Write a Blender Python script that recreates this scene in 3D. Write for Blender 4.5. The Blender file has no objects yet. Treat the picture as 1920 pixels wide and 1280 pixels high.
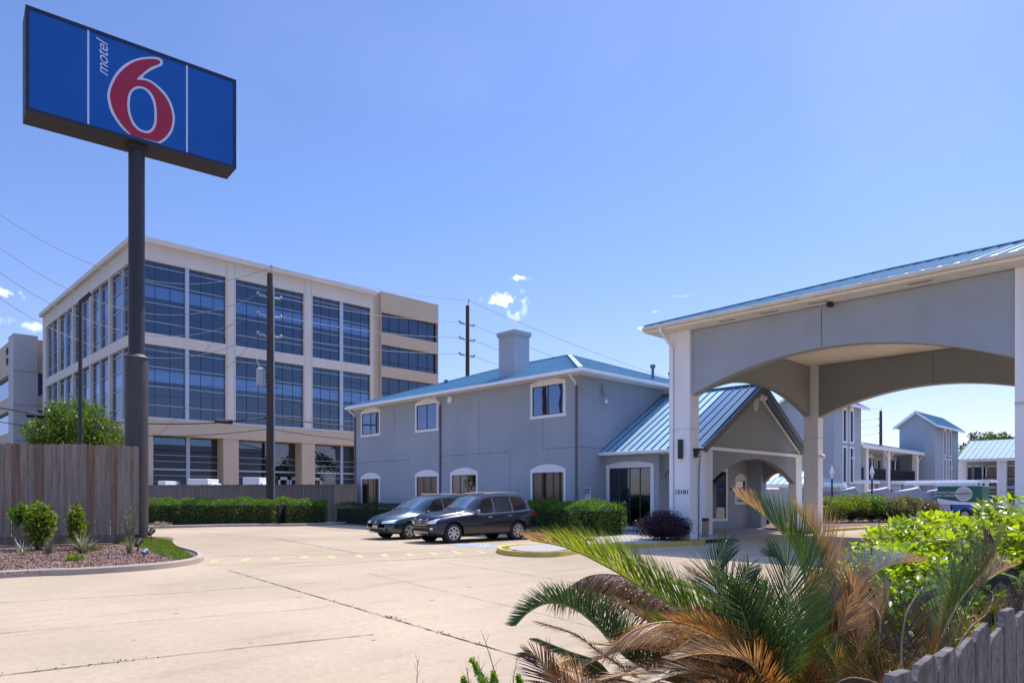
# roadside motel scene, one file, no external data
import bpy, bmesh, math, random
import numpy as np
from mathutils import Vector, Matrix
random.seed(7); rng=np.random.default_rng(7)
SC=bpy.context.scene; COL=SC.collection
# ------------------------------------------------------------------ camera
TH=math.radians(45.77); FPX=1315.0; CH=1.75; PY0=927.0
FW=(-math.sin(TH),math.cos(TH)); RT=(math.cos(TH),math.sin(TH))
cam=bpy.data.cameras.new("camera"); co=bpy.data.objects.new("camera",cam); COL.objects.link(co)
co.location=(0,0,CH); co.rotation_euler=(math.radians(90),0,TH)
cam.sensor_width=36; cam.lens=FPX/1920*36; cam.shift_y=(PY0-640)/1920; cam.clip_start=.05; cam.clip_end=3000
SC.camera=co
# survey helpers: sight lines of the site plan cut with real planes
def dr(px,py):
    t=(px-960)/FPX; return (FW[0]+RT[0]*t, FW[1]+RT[1]*t, (PY0-py)/FPX)
def onX(px,py,X):
    v=dr(px,py); d=X/v[0]; return (X,v[1]*d,CH+v[2]*d)
def onY(px,py,Y):
    v=dr(px,py); d=Y/v[1]; return (v[0]*d,Y,CH+v[2]*d)
def G(px,py,z=0):
    v=dr(px,py); d=(z-CH)/v[2]; return (v[0]*d,v[1]*d,z)
def D(px,py,d):
    v=dr(px,py); return (v[0]*d,v[1]*d,CH+v[2]*d)
# ------------------------------------------------------------------ light
SDIR=Vector((0.06,-0.55,-1)).normalized()      # direction the sunlight travels
TOS=-SDIR; ELEV=math.asin(TOS.z); AZ=math.atan2(TOS.x,TOS.y)
W=bpy.data.worlds.new("World"); SC.world=W; W.use_nodes=True; nt=W.node_tree; nt.nodes.clear()
N=nt.nodes.new; L=nt.links.new
sky=N('ShaderNodeTexSky'); sky.sky_type='NISHITA'; sky.sun_disc=False
sky.sun_elevation=ELEV; sky.sun_rotation=AZ; sky.altitude=0; sky.air_density=1.0; sky.dust_density=.5; sky.ozone_density=3.0
bg=N('ShaderNodeBackground'); out=N('ShaderNodeOutputWorld'); tc=N('ShaderNodeTexCoord')
SKY_STR=.13
def vm(op,a,b=None):
    n=N('ShaderNodeVectorMath'); n.operation=op
    L(a,n.inputs[0])
    if b is not None:
        if isinstance(b,tuple): n.inputs[1].default_value=b
        else: L(b,n.inputs[1])
    return n
def ma(op,a,b=None,c=None):
    n=N('ShaderNodeMath'); n.operation=op
    for i,x in enumerate((a,b,c)):
        if x is None: continue
        if isinstance(x,(int,float)): n.inputs[i].default_value=x
        else: L(x,n.inputs[i])
    return n.outputs[0]
no=N('ShaderNodeTexNoise'); no.inputs['Scale'].default_value=34; no.inputs['Detail'].default_value=7; no.inputs['Roughness'].default_value=.62
L(tc.outputs['Generated'],no.inputs['Vector'])
mask=None
for (px,py,rx,rz,k) in ((944,570,.031,.023,.9),(966,521,.020,.006,.8),(8,548,.026,.010,.8),(45,608,.03,.008,.3),(1225,584,.014,.003,.45),(1205,616,.012,.004,.5),(1280,555,.02,.003,.15)):
    v=Vector(dr(px,py)).normalized(); rt=Vector((v.y,-v.x,0)).normalized(); up=rt.cross(v).normalized()
    dv=vm('SUBTRACT',tc.outputs['Generated'],tuple(v))
    a=ma('DIVIDE',vm('DOT_PRODUCT',dv.outputs[0],tuple(rt)).outputs['Value'],rx)
    b=ma('DIVIDE',vm('DOT_PRODUCT',dv.outputs[0],tuple(up)).outputs['Value'],rz)
    r2=ma('ADD',ma('MULTIPLY',a,a),ma('MULTIPLY',b,b))
    ln=ma('SUBTRACT',1.0,ma('POWER',r2,.5))
    front=ma('GREATER_THAN',vm('DOT_PRODUCT',tc.outputs['Generated'],tuple(v)).outputs['Value'],.9)
    m=ma('MULTIPLY',ma('MULTIPLY',ma('MAXIMUM',ma('ADD',ln,ma('MULTIPLY',ma('SUBTRACT',no.outputs['Fac'],.55),5.0)),0),front),k)
    # fall to zero outside the cloud
    m=ma('MULTIPLY',m,ma('MINIMUM',ma('MAXIMUM',ma('ADD',ln,.35),0),1.0))
    mask=m if mask is None else ma('ADD',mask,m)
mask=ma('MINIMUM',ma('MULTIPLY',mask,1.3),1.0)
# faint wispy thinning of the blue
no2=N('ShaderNodeTexNoise'); no2.inputs['Scale'].default_value=2.2; no2.inputs['Detail'].default_value=5
L(tc.outputs['Generated'],no2.inputs['Vector'])
wisp=ma('MULTIPLY',ma('MAXIMUM',ma('SUBTRACT',no2.outputs['Fac'],.54),0),.12)
tint=N('ShaderNodeMixRGB'); tint.blend_type='MULTIPLY'; tint.inputs[0].default_value=1; tint.inputs[2].default_value=(.83,.865,1.16,1)
sz=N('ShaderNodeSeparateXYZ'); L(tc.outputs['Generated'],sz.inputs[0])
sky_gain=ma('ADD',ma('MULTIPLY',ma('MINIMUM',ma('MAXIMUM',ma('SUBTRACT',sz.outputs[2],.6),0),.25),8.5),ma('SUBTRACT',.66,ma('MULTIPLY',ma('MINIMUM',ma('MAXIMUM',sz.outputs[2],0),.5),.04)))   # unseen zenith brightened as added fill for shaded walls; visible sky dimmed
dm=N('ShaderNodeMixRGB'); dm.blend_type='MULTIPLY'; dm.inputs[0].default_value=1; L(sky.outputs[0],dm.inputs[1]); L(sky_gain,dm.inputs[2]); L(dm.outputs[0],tint.inputs[1])
tm=N('ShaderNodeMixRGB'); tm.inputs[1].default_value=(.96,.83,1.04,1); tm.inputs[2].default_value=(.82,.885,1.13,1)
L(ma('MINIMUM',ma('MULTIPLY',ma('MAXIMUM',sz.outputs[2],0),2.8),1.0),tm.inputs[0]); L(tm.outputs[0],tint.inputs[2])
mx=N('ShaderNodeMixRGB'); mx.inputs[2].default_value=(9.0,9.6,10.6,1)
L(ma('MINIMUM',ma('ADD',mask,wisp),1.0),mx.inputs[0]); L(tint.outputs[0],mx.inputs[1])
L(mx.outputs[0],bg.inputs[0]); bg.inputs[1].default_value=SKY_STR; L(bg.outputs[0],out.inputs[0])
sl=bpy.data.lights.new("sun",'SUN'); sl.energy=3.0; sl.angle=math.radians(.5); sl.color=(1,.925,.79)
so=bpy.data.objects.new("sun",sl); COL.objects.link(so); so.rotation_euler=SDIR.to_track_quat('-Z','Y').to_euler(); so.location=(0,0,40)
SC.view_settings.view_transform='Standard'; SC.view_settings.look='None'; SC.view_settings.gamma=1
SC.view_settings.exposure=1.0
# ------------------------------------------------------------------ materials
def nodes_of(m): return m.node_tree.nodes, m.node_tree.links
MC={}
def mat(name,col,rough=.6,var=.12,vs=3.0,fine=0,fs=60,bump=0,bs=80,metal=0,spec=.5,streak=0,coat=0,col2=None,vsc=None):
    if name in MC: return MC[name]
    m=bpy.data.materials.new(name); m.use_nodes=True; n,l=nodes_of(m); p=n['Principled BSDF']
    p.inputs['Roughness'].default_value=rough; p.inputs['Metallic'].default_value=metal; p.inputs['Specular IOR Level'].default_value=spec
    if coat: p.inputs['Coat Weight'].default_value=coat; p.inputs['Coat Roughness'].default_value=.03
    tc=n.new('ShaderNodeTexCoord'); src=tc.outputs['Object']
    if vsc:
        mp=n.new('ShaderNodeMapping'); mp.inputs['Scale'].default_value=vsc; l.new(src,mp.inputs['Vector']); src=mp.outputs[0]
    no=n.new('ShaderNodeTexNoise'); no.inputs['Scale'].default_value=vs; no.inputs['Detail'].default_value=6; no.inputs['Roughness'].default_value=.6
    l.new(src,no.inputs['Vector'])
    mr=n.new('ShaderNodeMapRange'); mr.inputs['From Min'].default_value=.3; mr.inputs['From Max'].default_value=.7
    l.new(no.outputs['Fac'],mr.inputs['Value'])
    mx=n.new('ShaderNodeMixRGB'); c=Vector(col[:3])
    c2=col2 or tuple(c*(1+var))
    mx.inputs[1].default_value=(*(c*(1-var)),1); mx.inputs[2].default_value=(*c2,1); l.new(mr.outputs[0],mx.inputs[0])
    o=mx.outputs[0]
    if fine:
        n2=n.new('ShaderNodeTexNoise'); n2.inputs['Scale'].default_value=fs; n2.inputs['Detail'].default_value=3; l.new(tc.outputs['Object'],n2.inputs['Vector'])
        r2=n.new('ShaderNodeMapRange'); r2.inputs['From Min'].default_value=.3; r2.inputs['From Max'].default_value=.7; r2.inputs['To Min'].default_value=1-fine; r2.inputs['To Max'].default_value=1+fine
        l.new(n2.outputs['Fac'],r2.inputs['Value'])
        m2=n.new('ShaderNodeMixRGB'); m2.blend_type='MULTIPLY'; m2.inputs[0].default_value=1; l.new(o,m2.inputs[1]); l.new(r2.outputs[0],m2.inputs[2]); o=m2.outputs[0]
    if streak:
        mp=n.new('ShaderNodeMapping'); mp.inputs['Scale'].default_value=(1.8,1.8,.16); l.new(tc.outputs['Object'],mp.inputs['Vector'])
        n3=n.new('ShaderNodeTexNoise'); n3.inputs['Scale'].default_value=1.5; n3.inputs['Detail'].default_value=5; l.new(mp.outputs[0],n3.inputs['Vector'])
        r3=n.new('ShaderNodeMapRange'); r3.inputs['From Min'].default_value=.45; r3.inputs['From Max'].default_value=.75; r3.inputs['To Min'].default_value=1; r3.inputs['To Max'].default_value=1-streak
        l.new(n3.outputs['Fac'],r3.inputs['Value'])
        m3=n.new('ShaderNodeMixRGB'); m3.blend_type='MULTIPLY'; m3.inputs[0].default_value=1; l.new(o,m3.inputs[1]); l.new(r3.outputs[0],m3.inputs[2]); o=m3.outputs[0]
    l.new(o,p.inputs['Base Color'])
    if bump:
        nb=n.new('ShaderNodeTexNoise'); nb.inputs['Scale'].default_value=bs; nb.inputs['Detail'].default_value=4; l.new(tc.outputs['Object'],nb.inputs['Vector'])
        b=n.new('ShaderNodeBump'); b.inputs['Strength'].default_value=bump; b.inputs['Distance'].default_value=.01; l.new(nb.outputs['Fac'],b.inputs['Height']); l.new(b.outputs[0],p.inputs['Normal'])
    MC[name]=m; return m
def leafmat(name,c1,c2,tr=.45,tc=None,rough=.4):
    m=bpy.data.materials.new(name); m.use_nodes=True; n,l=nodes_of(m); p=n['Principled BSDF']; p.inputs['Roughness'].default_value=rough; p.inputs['Specular IOR Level'].default_value=.4
    g=n.new('ShaderNodeNewGeometry'); mx=n.new('ShaderNodeMixRGB'); mx.inputs[1].default_value=(*c1,1); mx.inputs[2].default_value=(*c2,1)
    l.new(g.outputs['Random Per Island'],mx.inputs[0]); l.new(mx.outputs[0],p.inputs['Base Color'])
    t=n.new('ShaderNodeBsdfTranslucent'); 
    m2=n.new('ShaderNodeMixRGB'); m2.blend_type='MULTIPLY'; m2.inputs[0].default_value=1; m2.inputs[2].default_value=(*(tc or (1.6,1.7,.5)),1); l.new(mx.outputs[0],m2.inputs[1]); l.new(m2.outputs[0],t.inputs[0])
    s=n.new('ShaderNodeMixShader'); s.inputs[0].default_value=tr; l.new(p.outputs[0],s.inputs[1]); l.new(t.outputs[0],s.inputs[2]); l.new(s.outputs[0],n['Material Output'].inputs[0])
    return m
def glassmat(name,tint=(.5,.55,.6),refl=.25,rcol=(.9,.95,1),rough=.02):
    m=bpy.data.materials.new(name); m.use_nodes=True; n,l=nodes_of(m); n.remove(n['Principled BSDF'])
    t=n.new('ShaderNodeBsdfTransparent'); t.inputs[0].default_value=(*tint,1)
    g=n.new('ShaderNodeBsdfGlossy'); g.inputs['Color'].default_value=(*rcol,1); g.inputs['Roughness'].default_value=rough
    f=n.new('ShaderNodeFresnel'); f.inputs[0].default_value=1.5
    a=n.new('ShaderNodeMath'); a.operation='ADD'; a.use_clamp=True; a.inputs[1].default_value=refl; l.new(f.outputs[0],a.inputs[0])
    tcn=n.new('ShaderNodeTexCoord'); nb=n.new('ShaderNodeTexNoise'); nb.inputs['Scale'].default_value=.9; nb.inputs['Detail'].default_value=1; l.new(tcn.outputs['Object'],nb.inputs['Vector'])
    b=n.new('ShaderNodeBump'); b.inputs['Strength'].default_value=.06; b.inputs['Distance'].default_value=.05; l.new(nb.outputs['Fac'],b.inputs['Height']); l.new(b.outputs[0],g.inputs['Normal'])
    s=n.new('ShaderNodeMixShader'); l.new(a.outputs[0],s.inputs[0]); l.new(t.outputs[0],s.inputs[1]); l.new(g.outputs[0],s.inputs[2]); l.new(s.outputs[0],n['Material Output'].inputs[0]); return m
def coatedglass(name,base,refl,rcol):
    """reflective curtain wall glass: dark body under a tinted mirror coat"""
    m=bpy.data.materials.new(name); m.use_nodes=True; n,l=nodes_of(m); p=n['Principled BSDF']
    p.inputs['Base Color'].default_value=(*base,1); p.inputs['Roughness'].default_value=.4; p.inputs['Specular IOR Level'].default_value=0
    g=n.new('ShaderNodeBsdfGlossy'); g.inputs['Color'].default_value=(*rcol,1); g.inputs['Roughness'].default_value=.01
    tcn=n.new('ShaderNodeTexCoord'); nb=n.new('ShaderNodeTexNoise'); nb.inputs['Scale'].default_value=.35; nb.inputs['Detail'].default_value=1; l.new(tcn.outputs['Object'],nb.inputs['Vector'])
    b=n.new('ShaderNodeBump'); b.inputs['Strength'].default_value=.05; b.inputs['Distance'].default_value=.1; l.new(nb.outputs['Fac'],b.inputs['Height']); l.new(b.outputs[0],g.inputs['Normal'])
    f=n.new('ShaderNodeFresnel'); f.inputs[0].default_value=1.75
    s=n.new('ShaderNodeMixShader'); s.inputs[0].default_value=refl; l.new(p.outputs[0],s.inputs[1]); l.new(g.outputs[0],s.inputs[2])
    gw=n.new('ShaderNodeBsdfGlossy'); gw.inputs['Color'].default_value=(.80,.86,1,1); gw.inputs['Roughness'].default_value=.01; l.new(b.outputs[0],gw.inputs['Normal'])
    s2=n.new('ShaderNodeMixShader'); l.new(f.outputs[0],s2.inputs[0]); l.new(s.outputs[0],s2.inputs[1]); l.new(gw.outputs[0],s2.inputs[2]); l.new(s2.outputs[0],n['Material Output'].inputs[0]); return m
# ------------------------------------------------------------------ mesh builder
def link(name,me,m=None,parent=None,world=True):
    o=bpy.data.objects.new(name,me); COL.objects.link(o)
    if m is not None:
        for x in (m if isinstance(m,(list,tuple)) else [m]): me.materials.append(x)
    if parent is not None:
        o.parent=parent
        if world:
            p=parent; off=Vector((0,0,0))
            while p is not None: off+=p.location; p=p.parent
            o.location=-off
    return o
class MB:
    def __init__(s): s.v=[]; s.f=[]; s.m=[]
    def add(s,vs,fs,mi=0):
        b=len(s.v); s.v+= [tuple(x) for x in vs]; s.f+=[tuple(i+b for i in q) for q in fs]; s.m+=[mi]*len(fs); return s
    def box(s,x0,x1,y0,y1,z0,z1,mi=0):
        if x0>x1:x0,x1=x1,x0
        if y0>y1:y0,y1=y1,y0
        v=[(x,y,z) for z in (z0,z1) for (x,y) in ((x0,y0),(x1,y0),(x1,y1),(x0,y1))]
        return s.add(v,[(0,3,2,1),(4,5,6,7),(0,1,5,4),(1,2,6,5),(2,3,7,6),(3,0,4,7)],mi)
    def quad(s,a,b,c,d,mi=0): return s.add([a,b,c,d],[(0,1,2,3)],mi)
    def prism(s,poly,fn,d0,d1,mi=0):
        """poly of (u,v); fn(u,v,d)->xyz; convex or simple polygon extruded between d0 and d1"""
        n=len(poly); v=[fn(u,w,d0) for u,w in poly]+[fn(u,w,d1) for u,w in poly]
        return s.add(v,[tuple(range(n))[::-1],tuple(range(n,2*n))]+[(i,(i+1)%n,n+(i+1)%n,n+i) for i in range(n)],mi)
    def bar(s,a,b,w,h,up=(0,0,1),mi=0):
        a=Vector(a); b=Vector(b); d=(b-a).normalized(); u=Vector(up); r=d.cross(u)
        if r.length<1e-4: r=d.cross(Vector((1,0,0)))
        r=r.normalized()*w/2; u=r.cross(d).normalized()*h/2
        v=[p+x for p in (a,b) for x in (-r-u,r-u,r+u,-r+u)]
        return s.add(v,[(0,3,2,1),(4,5,6,7),(0,1,5,4),(1,2,6,5),(2,3,7,6),(3,0,4,7)],mi)
    def tube(s,pts,r,n=8,cap=True,mi=0):
        pts=[Vector(p) for p in pts]; rr=r if isinstance(r,(list,tuple)) else [r]*len(pts); b=[]
        prev=None; vs=[]; fs=[]
        for i,p in enumerate(pts):
            d=(pts[min(i+1,len(pts)-1)]-pts[max(i-1,0)]).normalized()
            if prev is None:
                u=d.cross(Vector((0,0,1)))
                if u.length<.05: u=d.cross(Vector((1,0,0)))
                u.normalize()
            else:
                u=prev-d*prev.dot(d); u.normalize()
            prev=u; w=d.cross(u)
            for k in range(n):
                a=2*math.pi*k/n; vs.append(p+(u*math.cos(a)+w*math.sin(a))*rr[i])
        for i in range(len(pts)-1):
            for k in range(n):
                fs.append((i*n+k,i*n+(k+1)%n,(i+1)*n+(k+1)%n,(i+1)*n+k))
        if cap: fs.append(tuple(range(n))[::-1]); fs.append(tuple(range((len(pts)-1)*n,len(pts)*n)))
        return s.add(vs,fs,mi)
    def build(s,name,m,parent=None,smooth=False,world=True,bevel=0):
        me=bpy.data.meshes.new(name); me.from_pydata(s.v,[],s.f); me.polygons.foreach_set('material_index',s.m)
        if smooth: me.polygons.foreach_set('use_smooth',[True]*len(s.f))
        me.update(); o=link(name,me,m,parent,world)
        if bevel:
            b=o.modifiers.new('b','BEVEL'); b.width=bevel; b.segments=2; b.limit_method='ANGLE'; b.angle_limit=math.radians(40)
        if smooth=='auto':
            me.polygons.foreach_set('use_smooth',[True]*len(s.f)); me.set_sharp_from_angle(angle=math.radians(35))
        return o
def tag(o,label=None,cat=None,group=None,kind=None):
    if label: o['label']=label
    if cat: o['category']=cat
    if group: o['group']=group
    if kind: o['kind']=kind
    return o
def thing(name,label,cat,loc=(0,0,0),group=None,rz=0):
    o=bpy.data.objects.new(name,None); COL.objects.link(o); o.location=loc; o.rotation_euler=(0,0,rz); o.empty_display_size=.3
    tag(o,label,cat,group); return o
def copy_tree(o,parent=None):
    c=o.copy(); COL.objects.link(c); c.parent=parent
    for ch in list(o.children): copy_tree(ch,c)
    return c
def struct(o): o['kind']='structure'; return o
def text_mesh(name,s,size,mw,m,parent=None,ext=.004,shear=0,align='CENTER',world=True,space=1.0):
    cu=bpy.data.curves.new(name,'FONT'); cu.body=s; cu.size=size; cu.extrude=ext; cu.align_x=align; cu.align_y='CENTER'; cu.shear=shear; cu.space_character=space
    to=bpy.data.objects.new(name,cu); COL.objects.link(to); bpy.context.view_layer.update()
    me=bpy.data.meshes.new_from_object(to.evaluated_get(bpy.context.evaluated_depsgraph_get())); bpy.data.objects.remove(to)
    me.transform(mw); me.name=name; me.materials.clear(); return link(name,me,m,parent,world)
def wall(mb,fn,u0,u1,z0,z1,holes,t=.2,mi=0,flip=False):
    """sheet with rectangular openings and reveals going back by t; fn(u,z,d)"""
    us=sorted({u0,u1,*[h[0] for h in holes],*[h[1] for h in holes]}); zs=sorted({z0,z1,*[h[2] for h in holes],*[h[3] for h in holes]})
    for i in range(len(us)-1):
        for j in range(len(zs)-1):
            uc=(us[i]+us[i+1])/2; zc=(zs[j]+zs[j+1])/2
            if any(h[0]<uc<h[1] and h[2]<zc<h[3] for h in holes): continue
            mb.quad(fn(us[i],zs[j],0),fn(us[i+1],zs[j],0),fn(us[i+1],zs[j+1],0),fn(us[i],zs[j+1],0),mi)
    for a,b,c,d in holes:
        mb.quad(fn(a,c,0),fn(a,d,0),fn(a,d,t),fn(a,c,t),mi); mb.quad(fn(b,c,0),fn(b,c,t),fn(b,d,t),fn(b,d,0),mi)
        mb.quad(fn(a,d,0),fn(b,d,0),fn(b,d,t),fn(a,d,t),mi); mb.quad(fn(a,c,0),fn(a,c,t),fn(b,c,t),fn(b,c,0),mi)
def cat(pts,n=6,closed=True):
    P=[Vector(p) for p in pts]; o=[]; m=len(P)
    for i in range(m if closed else m-1):
        p0,p1,p2,p3=(P[(i+k)%m] if closed else P[min(max(i+k,0),m-1)] for k in (-1,0,1,2))
        for j in range(n):
            t=j/n; o.append(.5*((2*p1)+(p2-p0)*t+(2*p0-5*p1+4*p2-p3)*t*t+(3*p1-p0-3*p2+p3)*t**3))
    if not closed: o.append(P[-1])
    return o
# leaves -----------------------------------------------------------------
def leaf_mesh(name,P,size,m,parent=None,asp=.45,updir=None,up=.4,world=True,szvar=.4,fold=.15):
    """one small folded four-cornered leaf per point"""
    P=np.asarray(P,float); n=len(P)
    d=rng.normal(size=(n,3)); 
    if updir is not None: d=d*(1-up)+np.asarray(updir)*up*2
    else: d[:,2]+=up
    d/=np.linalg.norm(d,axis=1)[:,None]
    q=rng.normal(size=(n,3)); w=np.cross(d,q); w/=np.linalg.norm(w,axis=1)[:,None]; nn=np.cross(w,d)
    s=(size*(1-szvar+2*szvar*rng.random(n)))[:,None]
    mid=P+d*s*.5+nn*s*fold
    V=np.stack([P,mid+w*s*asp*.5-nn*s*fold*.6,P+d*s,mid-w*s*asp*.5-nn*s*fold*.6],1).reshape(-1,3)
    me=bpy.data.meshes.new(name); me.vertices.add(4*n); me.vertices.foreach_set('co',V.ravel())
    me.loops.add(4*n); me.loops.foreach_set('vertex_index',np.arange(4*n)); me.polygons.add(n)
    me.polygons.foreach_set('loop_start',np.arange(0,4*n,4)); me.polygons.foreach_set('loop_total',np.full(n,4)); me.update(calc_edges=True); me.validate()
    return link(name,me,m,parent,world)
def blob_pts(c,r,n,shell=.35,clumps=0,cr=.25):
    """points through an ellipsoid, denser towards the outside, optionally gathered in clumps"""
    c=np.asarray(c,float); r=np.asarray(r,float)
    def one(k,sh):
        d=rng.normal(size=(k,3)); d/=np.linalg.norm(d,axis=1)[:,None]; return d*(1-sh*rng.random(k)[:,None]**1.3)
    if not clumps: return c+one(n,shell)*r
    cc=one(clumps,.6); k=rng.integers(0,clumps,n); return c+(cc[k]*(1-cr)+one(n,.6)*cr)*r
def sphere_mb(mb,c,r,sq=(1,1,1),n=12,mi=0):
    vs=[];fs=[]
    for i in range(n+1):
        a=math.pi*i/n
        for j in range(2*n):
            b=math.pi*j/n; vs.append((c[0]+r*sq[0]*math.sin(a)*math.cos(b),c[1]+r*sq[1]*math.sin(a)*math.sin(b),c[2]+r*sq[2]*math.cos(a)))
    for i in range(n):
        for j in range(2*n): fs.append((i*2*n+j,(i+1)*2*n+j,(i+1)*2*n+(j+1)%(2*n),i*2*n+(j+1)%(2*n)))
    mb.add(vs,fs,mi)
# material set -----------------------------------------------------------
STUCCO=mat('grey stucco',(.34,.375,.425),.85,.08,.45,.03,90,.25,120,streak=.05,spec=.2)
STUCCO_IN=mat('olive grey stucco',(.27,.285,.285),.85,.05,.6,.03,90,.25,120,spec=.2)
WHITE=mat('white stucco',(.80,.79,.79),.8,.04,.8,.03,60,.2,120,streak=.10,spec=.2)
TRIM=mat('white painted trim',(.80,.79,.81),.55,.04,2,streak=.05)
CREAM=mat('cream soffit',(.84,.79,.70),.75,.05,1.2,.04,30,streak=.1,spec=.2)
TEAL=mat('blue green standing seam metal',(.29,.45,.53),.52,.08,1.2,metal=.3,spec=.6,streak=.1)
TEALM=mat('matte blue metal with painted shade',(.075,.16,.29),.7,.08,1.2,spec=.2)  # unexplained blue shade of the gable-end panels, put into the metal colour
TEALD=mat('blue metal edge trim and seam shade',(.05,.15,.23),.5,.1,1.5)
SEAM=mat('raised seam shade blue',(.13,.28,.37),.5,.08,2); TEAL=[TEAL,SEAM]  # darker than the panels: seam shading put into the colour
BRONZE=mat('dark bronze metal',(.022,.018,.022),.55,.15,2,.05,40)
FRAMEB=mat('bronze window frame',(.07,.06,.055),.5,.1,3)
GL=glassmat('tinted window glass',(.35,.35,.38),.26,(.50,.64,.95)); GLL=glassmat('lower window glass',(.55,.50,.45),.03,(.8,.85,1.0))
GLD=glassmat('dark glass',(.25,.25,.25),.1,(.8,.9,1))
CURT=mat('window curtain cloth',(.30,.25,.20),.9,.25,.9,vsc=(9,9,.2))
DARK=mat('unlit interior',(.02,.018,.02),.9,.2,2)
DOORB=mat('dark blue door paint',(.02,.035,.08),.5,.1,3)
CONC=None
# ================================================================== GROUND
def ground_mat():
    m=mat('sunlit concrete paving',(.36,.274,.176),.85,.12,.3,.07,11,.3,60,spec=.2); n,l=nodes_of(m); p=n['Principled BSDF']
    old=p.inputs['Base Color'].links[0].from_socket
    tc=n.new('ShaderNodeTexCoord')
    # per-slab tone
    vo=n.new('ShaderNodeTexNoise'); vo.inputs['Scale'].default_value=.09; vo.inputs['Detail'].default_value=2; l.new(tc.outputs['Object'],vo.inputs['Vector'])
    r=n.new('ShaderNodeMapRange'); r.inputs['From Min'].default_value=.35; r.inputs['From Max'].default_value=.65; r.inputs['To Min'].default_value=.90; r.inputs['To Max'].default_value=1.08; l.new(vo.outputs['Fac'],r.inputs['Value'])
    a=n.new('ShaderNodeMixRGB'); a.blend_type='MULTIPLY'; a.inputs[0].default_value=1; l.new(old,a.inputs[1]); l.new(r.outputs[0],a.inputs[2])
    # exposed aggregate speckle
    v=n.new('ShaderNodeTexVoronoi'); v.inputs['Scale'].default_value=55; l.new(tc.outputs['Object'],v.inputs['Vector'])
    r2=n.new('ShaderNodeMapRange'); r2.inputs['From Min'].default_value=.0; r2.inputs['From Max'].default_value=.5; r2.inputs['To Min'].default_value=.86; r2.inputs['To Max'].default_value=1.06; l.new(v.outputs['Distance'],r2.inputs['Value'])
    b=n.new('ShaderNodeMixRGB'); b.blend_type='MULTIPLY'; b.inputs[0].default_value=1; l.new(a.outputs[0],b.inputs[1]); l.new(r2.outputs[0],b.inputs[2])
    # drips and tyre stains, stretched along the driving lane
    mp=n.new('ShaderNodeMapping'); mp.inputs['Scale'].default_value=(1.6,.25,1); l.new(tc.outputs['Object'],mp.inputs['Vector'])
    s=n.new('ShaderNodeTexNoise'); s.inputs['Scale'].default_value=.8; s.inputs['Detail'].default_value=8; s.inputs['Roughness'].default_value=.75; l.new(mp.outputs[0],s.inputs['Vector'])
    r3=n.new('ShaderNodeMapRange'); r3.inputs['From Min'].default_value=.52; r3.inputs['From Max'].default_value=.80; r3.inputs['To Min'].default_value=1; r3.inputs['To Max'].default_value=.72; l.new(s.outputs['Fac'],r3.inputs['Value'])
    c=n.new('ShaderNodeMixRGB'); c.blend_type='MULTIPLY'; c.inputs[0].default_value=1; l.new(b.outputs[0],c.inputs[1]); l.new(r3.outputs[0],c.inputs[2])
    l.new(c.outputs[0],p.inputs['Base Color']); return m
CONC=ground_mat()
KERB=mat('concrete kerb',(.37,.30,.235),.85,.12,1.5,.08,30,.3,60,streak=.1,spec=.2)
g=MB(); R_=900; g.quad((-R_,-R_,0),(R_,-R_,0),(R_,R_,0),(-R_,R_,0)); struct(g.build('ground',mat('dry verge and asphalt ground',(.16,.15,.11),.95,.25,.05,.15,3)))
g=MB(); g.quad((-58,-30,.004),(30,-30,.004),(30,135,.004),(-58,135,.004)); struct(g.build('parking_lot',CONC))
YEL=mat('worn yellow road paint',(.43,.345,.16),.8,.3,6,.2,40)
YELB=mat('bright yellow kerb paint',(.42,.34,.10),.75,.2,2.5,.25,30,col2=(.62,.48,.08))
BLU=mat('worn blue road paint',(.22,.31,.38),.8,.4,8,.2,40)
def strip(mb,pts,w,z,jit=.0,wj=.4,step=.12):
    P=[Vector((p[0],p[1],0)) for p in pts]; Q=[]
    for i in range(len(P)-1):
        k=max(1,int((P[i+1]-P[i]).length/step))
        for j in range(k): Q.append(P[i].lerp(P[i+1],j/k))
    Q.append(P[-1]); vs=[];fs=[]
    for i,q in enumerate(Q):
        d=(Q[min(i+1,len(Q)-1)]-Q[max(i-1,0)]).normalized(); n=Vector((-d.y,d.x,0)); o=n*random.uniform(-jit,jit); ww=w*random.uniform(1-wj,1+wj)/2
        a=q+o+n*ww; b=q+o-n*ww; vs+=[(a.x,a.y,z),(b.x,b.y,z)]
    for i in range(len(Q)-1): fs.append((2*i,2*i+1,2*i+3,2*i+2))
    mb.add(vs,fs)
g=MB()
for pts,w in (([(425,1068),(700,1150),(994,1237),(1110,1270),(1300,1340)],.03),([(-200,1141),(0,1130),(330,1112),(600,1092)],.02),([(-200,1289),(0,1267),(250,1238),(475,1213),(700,1190)],.028),
    ([(370,998),(520,1010),(670,1037)],.035),([(560,1062),(720,1052),(955,1038)],.03),([(825,1053),(1000,1080),(1300,1130)],.02),([(280,992),(600,990),(700,1000)],.05),([(-200,1205),(330,1160),(660,1136)],.012),([(690,1075),(1010,1150),(1250,1210)],.012)):
    strip(g,[G(*p) for p in pts],w*.62,.012,jit=.006,wj=.6)
struct(g.build('pavement_joints',mat('dark joint filler',(.045,.038,.03),.95,.3,5)))
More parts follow.
